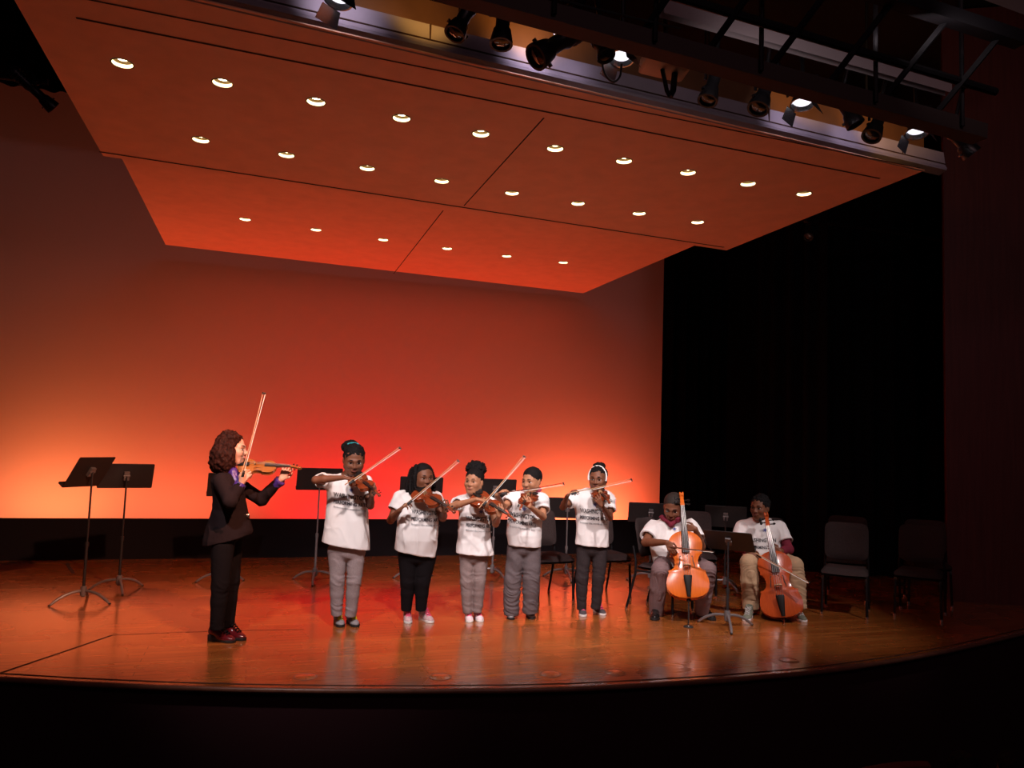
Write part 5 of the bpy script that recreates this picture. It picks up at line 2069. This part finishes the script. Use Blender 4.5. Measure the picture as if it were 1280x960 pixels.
def boy():
    rows = [(613, 655, 672, .055, 0), (616, 645, 679, .08, 0), (623, 638, 683, .105, 0), (640, 636.5, 679, .115, .01), (655, 633.5, 677.5, .125, .02), (668, 632.5, 676.5, .135, .02), (682, 635, 676, .12, .02)]
    P, H, hc, hh, nk, arms, sh = std_child('boy with cropped hair, white tee and loose charcoal trousers, playing violin', (652, 773), 'light',
        (664.5, 601, .07), -34, 8, .222, (664, 616, 0), rows,
        [(643, 622, 0), (629, 634, .12), (621, 619, .30), (.5, -.2, .45)],
        [(677, 625, 0), (679, 646, .14), (662, 633, .38), (-.55, -.2, .7), (-.2, .9, .2)], sleeve=.62, tilt=-.05, seed=9, txt=TXT(637, 645.5, 32, 4.5), slim=.9, sr=1.08)
    J = P.J
    F = hairSDF(hc, hh)
    hair_cap(F, hc, hh, H, 1.07, front=.345, hairline=.26, low=-.28)
    F.build('hair', HAIRB, P.root, disp=lambda v: .0025 * vnoise(v * 120))
    F = SDF(J(664, 615, .03) - .16, J(664, 615, .03) + .16, .005)
    for a in np.linspace(-.4, math.pi + .4, 12):
        q = nk + V3(.070 * math.cos(a), -.066 * math.sin(a) - .005, .022 + .008 * math.cos(a))
        F.ell(q, (.028, .022, .017), k=.015)
    F.build('collar_cloth', PINKC, P.root, disp=folds(.004, 40, 40, 2))['label'] = 'pink cloth at the neck'
    kz = [J(650, v, 0)[2] for v in (712, 732, 745, 757)]
    trousers(P, [(J(645.5, 686, 0), J(641, 724, .03), J(639, 766, 0)), (J(665, 687, 0), J(664, 724, .03), J(662.5, 764, 0))], CHARC, (.086, .076, .070), disp=bunch(.0055, kz, w=.07), pelv=(.145, .11, .10))
    shoe(P, P.G(637.5, 767.5), P.G(639, 776), .215, GREYS, SOLEB, GREYL)
    shoe(P, P.G(660, 767), P.G(666, 775.5), .215, GREYS, SOLEB, GREYL)
    string_instrument('violin', 'red-brown violin pointing at the viewer under the chin of the cropped-haired boy', 'violin', P.world(J(663.5, 619, .13)), P.world(J(650, 637, .58)), rmat(P, (.05, -.30, .95)), V_RED, .50, 'violins')
    bow('violin bow of the cropped-haired boy, nearly level below the chin', P.world(J(627, 617, .42)), P.world(J(705, 605, .22)), rmat(P, (.0, -.3, -.95)), HSTICK)


def headband_girl():
    rows = [(610, 734, 753, .055, 0), (614, 722, 762, .08, 0), (622, 715, 768, .10, 0), (640, 719, 762, .11, .01), (660, 720, 760.5, .115, .01), (675, 719.5, 760.5, .12, .01), (681.5, 719, 761, .12, .01)]
    P, H, hc, hh, nk, arms, sh = std_child('child with a white headband, white tee and dark slim jeans, playing violin', (739, 769), 'deep',
        (747.5, 598.5, .08), -14, 5, .225, (744, 614, 0), rows,
        [(721, 621, 0), (703.5, 634, .14), (709, 620, .32), (.55, -.1, .55)],
        [(761, 624, 0), (762.5, 647, .14), (752, 632, .37), (-.45, -.25, .8), (-.2, .9, .2)], sleeve=.62, tilt=-.04, seed=12, txt=TXT(725, 641, 34, 2.5), slim=.86, sr=.95)
    J = P.J
    F = hairSDF(hc, hh)
    hair_cap(F, hc, hh, H, 1.06, front=.32, hairline=.25, low=-.2)
    F.ell(J(749, 583, -.04), (.062, .06, .042), k=.02)
    F.build('hair', HAIRB, P.root, disp=lambda v: .005 * vnoise(v * 60) + .003 * vnoise(v * 120))
    mb = MB()
    pts = []
    for a in np.linspace(-.25, math.pi + .25, 20):
        pts.append(hc + H @ (V3(.392 * math.cos(a), .10 - .10 * math.sin(a), .06 + .485 * math.sin(a)) * hh))
    mb.tube(pts, .0085, 8)
    mb.build('headband', WBAND, P.root)['label'] = 'white headband'
    kz = [J(740, v, 0)[2] for v in (708, 720, 726, 750)]
    trousers(P, [(J(730, 688, 0), J(727.5, 723, .03), J(727, 760, 0)), (J(750.5, 688, 0), J(748, 723, .03), J(744.5, 759, 0))], DARKP, (.072, .057, .045), disp=bunch(.004, kz), pelv=(.135, .09, .09))
    shoe(P, P.G(727, 764), P.G(729.5, 772.5), .21, DGREYS, SOLEW, PINK)
    shoe(P, P.G(742, 763), P.G(757, 770.5), .21, DGREYS, SOLEW, PINK)
    string_instrument('violin', 'red-brown violin of the child with the white headband, dark pegs toward the viewer', 'violin', P.world(J(747, 616, .13)), P.world(J(762, 629, .56)), rmat(P, (-.1, -.32, .93)), V_RED, .50, 'violins')
    bow('violin bow of the child with the white headband, tilted slightly up to the right', P.world(J(714, 617, .44)), P.world(J(790, 600, .24)), rmat(P, (.0, -.3, -.95)), PALE)


def cellist_orange():
    P = Person('seated cellist in a white tee with a maroon collar and plum-grey trousers, looking down', 846, 766)
    J = P.J
    H = head_frame(-12, 26, -4)
    hc, hh = J(841.5, 634, .10), .245
    nk = J(838, 652, .0)
    arms = [dict(sh=J(817, 659, 0), el=J(806.5, 678, .20), wr=J(834, 678, .46), fd=V3(.55, -.15, -.8), pn=V3(.1, .9, -.3), side=1, curl=(25, 35, 25), s=.95, r=1.12),
            dict(sh=J(863, 658, 0), el=J(877, 683, .12), wr=J(869, 661, .30), fd=V3(-.85, -.25, .1), pn=V3(-.3, 1, 0), side=-1, curl=(30, 40, 30), s=.9, r=1.12)]
    build_body(P, 'deep', nk, hc, hh, H, arms, J(842, 692, 0))
    rows = [(650, 826, 852, .075, 0), (654, 816, 860, .10, 0), (662, 809, 869, .125, 0), (675, 812, 868, .145, .03), (688, 813, 867, .165, .05), (699, 815, 866, .165, .04), (706, 817, 864, .15, .03)]
    sh = shirt(P, rows, arms, TEE, amp=.006, seed=15, sleeve=.66, sr=1.12, collar=neckline(P, nk, hh, .064))
    print_lines(P, sh, [('*', 840, 664, 846, 664.5, 5.5, INKB, 'shirt_emblem')])
    F = SDF(nk - .18, nk + .18, .005)
    for (a, b) in (((827, 646, .06), (838, 655, .15)), ((838, 656, .15), (851, 647, .10))):
        F.cap(J(*a), J(*b), .022, .018, k=.01)
    F.ell(J(848, 650, .15), (.028, .016, .030), k=.01)
    F.ell(J(853, 646, .10), (.02, .02, .03), k=.01)
    F.build('collar', MAROON, P.root, disp=folds(.004, 30, 30, 4))['label'] = 'maroon collar'
    F = hairSDF(hc, hh)
    hair_cap(F, hc, hh, H, 1.06, front=.34, hairline=.27, low=-.25)
    F.build('hair', mat('close_cropped_hair', (0.022, 0.013, 0.009), .8, noise=.3, nscale=200), P.root, disp=lambda v: .0015 * vnoise(v * 150))
    trousers(P, [(J(831, 702, 0), J(825.5, 712, .40), J(820, 766, .20)), (J(857, 702, 0), J(884, 712, .38), J(877, 764, .20))], PLUMP, (.098, .082, .066), disp=bunch(.006, [.2, .32, .42], w=.06), pelv=(.19, .15, .12, .0))
    shoe(P, P.G(819.5, 768), P.G(818, 777), .25, BLKS, SOLEB, None)
    shoe(P, P.G(872, 769), P.G(893, 776), .25, BLKS, SOLEB, BLK)
    B, Sc = J(861, 749, .52), J(851.5, 617, .12)
    root, mr, k = string_instrument('cello', 'bright orange cello held by the cellist with the maroon collar', 'cello', P.world(B), P.world(Sc), rmat(P, (.02, -.9, .35)), V_ORG, 1.1, 'cellos', cello=True)
    endpin(root, P, P.world(P.G(860.5, 784)) + Vector((0, 0, .008)), mr)
    mb = MB()
    g = P.world(P.G(860.5, 784))
    mb.lathe([(.001, 0), (.042, 0), (.045, .004), (.04, .010), (.012, .012), (.001, .006)], 20, Matrix.Translation(g))
    tag(mb.build('endpin_rest', M['rubber']), 'small black round floor disc under the spike of the orange cello', 'endpin rest')
    bow('cello bow lying level across the strings of the orange cello', P.world(J(838, 684, .60)), P.world(J(893, 690, .66)), rmat(P, (0, .9, -.3)), HSTICK, cello=True)


def cellist_cherry():
    P = Person('seated cellist in khaki trousers and a white tee over maroon sleeves, looking left', 958, 760)
    J = P.J
    H = head_frame(-28, 6, 0)
    hc, hh = J(950, 634, .10), .232
    nk = J(951, 652, .0)
    arms = [dict(sh=J(928, 660, 0), el=J(921, 684, .16), wr=J(937, 689, .42), fd=V3(.65, -.15, -.5), pn=V3(.1, .8, -.5), side=1, curl=(25, 38, 28), s=.92, r=1.1),
            dict(sh=J(974, 660, 0), el=J(986, 687, .14), wr=J(975, 689, .36), fd=V3(-.9, -.25, .25), pn=V3(-.3, 1, 0), side=-1, curl=(30, 42, 30), s=.9, r=1.1)]
    build_body(P, 'deep', nk, hc, hh, H, arms, J(953, 692, 0))
    shirt(P, [(652, 940, 962, .06, 0), (656, 932, 968, .08, 0), (668, 930, 970, .10, .0), (690, 933, 970, .11, .0)], arms, MAROON, name='undershirt', amp=.003, seed=17, sleeve=1.84, sr=.88)['label'] = 'maroon long-sleeved undershirt'
    rows = [(648, 939, 964, .07, 0), (652, 930, 972, .10, 0), (660, 922, 980, .12, 0), (676, 926, 979, .14, .03), (690, 928, 977, .155, .04), (699, 929, 976, .15, .03)]
    sh = shirt(P, rows, arms, TEE, amp=.006, seed=19, sleeve=.66, sr=1.15, collar=neckline(P, nk, hh))
    print_lines(P, sh, TXT(933, 677, 37, .5, 4.6)[:2] + [('*', 953, 666, 960, 666, 6, INKB, 'shirt_emblem')])
    F = hairSDF(hc, hh)
    hair_cap(F, hc, hh, H, 1.09, front=.34, hairline=.30, low=-.2)
    F.build('hair', HAIRB, P.root, disp=lambda v: .008 * vnoise(v * 60) + .006 * vnoise(v * 120))
    trousers(P, [(J(942, 699, 0), J(936, 703, .44), J(938.5, 759, .42)), (J(969, 699, 0), J(993, 707, .40), J(998, 759, .42))], KHAKI, (.098, .085, .078), disp=bunch(.006, [.15, .3, .42], w=.06), pelv=(.18, .15, .12, .0))
    shoe(P, P.G(938.5, 770), P.G(930.5, 778.5), .235, GREENS, SOLEW, GREYL)
    shoe(P, P.G(993, 771), P.G(1007, 779), .235, GREENS, SOLEW, GREYL)
    mb = MB()
    mb.tube([J(938, 756, .42), J(937.5, 768, .42)], .042, 12)
    mb.tube([J(998, 756, .42), J(997.5, 768, .42)], .042, 12)
    B, Sc = J(980, 773, .62), J(957.5, 642, .24)
    root, mr, k = string_instrument('cello', 'cherry red cello held between the knees of the khaki-trousered cellist', 'cello', P.world(B), P.world(Sc), rmat(P, (-.06, -.9, .35)), V_CHE, 1.05, 'cellos', cello=True)
    endpin(root, P, P.world(P.G(980, 782)) + Vector((0, 0, .008)), mr)
    bow('cello bow slanting down to the right across the cherry red cello', P.world(J(946, 693, .62)), P.world(J(1012, 729, .72)), rmat(P, (-.2, .8, -.5)), PALE, cello=True)


# ---------------------------------------------------------------- dim front-row audience
def audience(label, u, v, yy, seed, yaw):
    c = y_at(u, v, yy)
    root = thing('person', label, 'person', (c.x, c.y, -1.3), R_(yaw), 'audience members in the front row')
    hh = .235
    H = head_frame(180, 0)
    hc = V3(0, 0, c.z + 1.3)
    F = SDF(hc - V3(.34, .28, .95), hc + V3(.34, .28, .25), .009)
    add_head(F, hc, hh, H)
    F.cap(hc - V3(0, 0, .05), hc - V3(0, 0, .2), .055, k=.02)
    F.cap(hc + V3(-.17, 0, -.28), hc + V3(.17, 0, -.28), .065, k=.05)
    F.cap(hc + V3(0, 0, -.3), hc + V3(0, 0, -.72), .15, .17, k=.08)
    for sx in (-1, 1):
        F.cap(hc + V3(sx * .19, 0, -.29), hc + V3(sx * .25, .05, -.58), .052, .043, k=.03)
    F.build('body', SKIN['brown'], root)
    F = hairSDF(hc, hh)
    hair_cap(F, hc, hh, H, 1.10, front=.32, low=-.3)
    F.build('hair', HAIRB, root, disp=lambda v_: .01 * vnoise(v_ * 40 + seed))
    F = SDF(hc - V3(.36, .3, 1.0), hc + V3(.36, .3, -.05), .010)
    F.cap(hc + V3(-.18, 0, -.29), hc + V3(.18, 0, -.29), .082, k=.05)
    F.cap(hc + V3(0, 0, -.3), hc + V3(0, 0, -.72), .18, .20, k=.08)
    for sx in (-1, 1):
        F.cap(hc + V3(sx * .19, 0, -.29), hc + V3(sx * .25, .05, -.58), .068, .058, k=.04)
    F.build('shirt', BLK, root, disp=folds(.006, seed=seed))


def theatre_seat(label, u, v, yy):
    c = y_at(u, v, yy)
    root = thing('theatre_seat', label, 'seat', (c.x, c.y, -1.3), 0, 'front-row theatre seats')
    zt = c.z + 1.3
    mb = MB()
    rows = []
    for i in range(9):
        q = -1 + 2 * i / 8
        rows.append([(q * .26, -.03 + .03 * q * q, .35), (q * .26, -.05 + .03 * q * q, zt - .02 - .03 * q * q), (q * .26, -.02 + .03 * q * q, zt - .03 * q * q), (q * .26, .03 + .03 * q * q, zt - .02 - .03 * q * q), (q * .26, .03 + .03 * q * q, .35)])
    mb.grid(rows)
    mb.add(rows[0], [list(range(5))])
    mb.add(rows[-1], [list(range(5))])
    mb.build('seat_back', mat('dark_red_seat_wood', (.16, .03, .025), .4), root)
    mb = MB()
    mb.rbox((0, .26, .42), (.50, .46, .10), .05)
    mb.build('seat_cushion', MAROON, root)
    for sx in (-1, 1):
        MB().rbox((sx * .28, .2, .34), (.04, .5, .68), .03, axis='x').build('armrest', M['steel'], root)


import time as _t
_t0 = _t.time()
for fn in (woman, tallest_girl, braids_girl, puff_girl, boy, headband_girl, cellist_orange, cellist_cherry):
    fn()
audience('dim head of an audience member low at the lower right, nearer the middle', 1204, 966, 4.0, 1, -20)
audience('dim head of an audience member in the lower right corner', 1266, 962, 4.05, 2, -20)
theatre_seat('dim dark red theatre seat back at the bottom edge, right of the picture middle', 1120, 951, 3.9)
print('people', _t.time() - _t0)
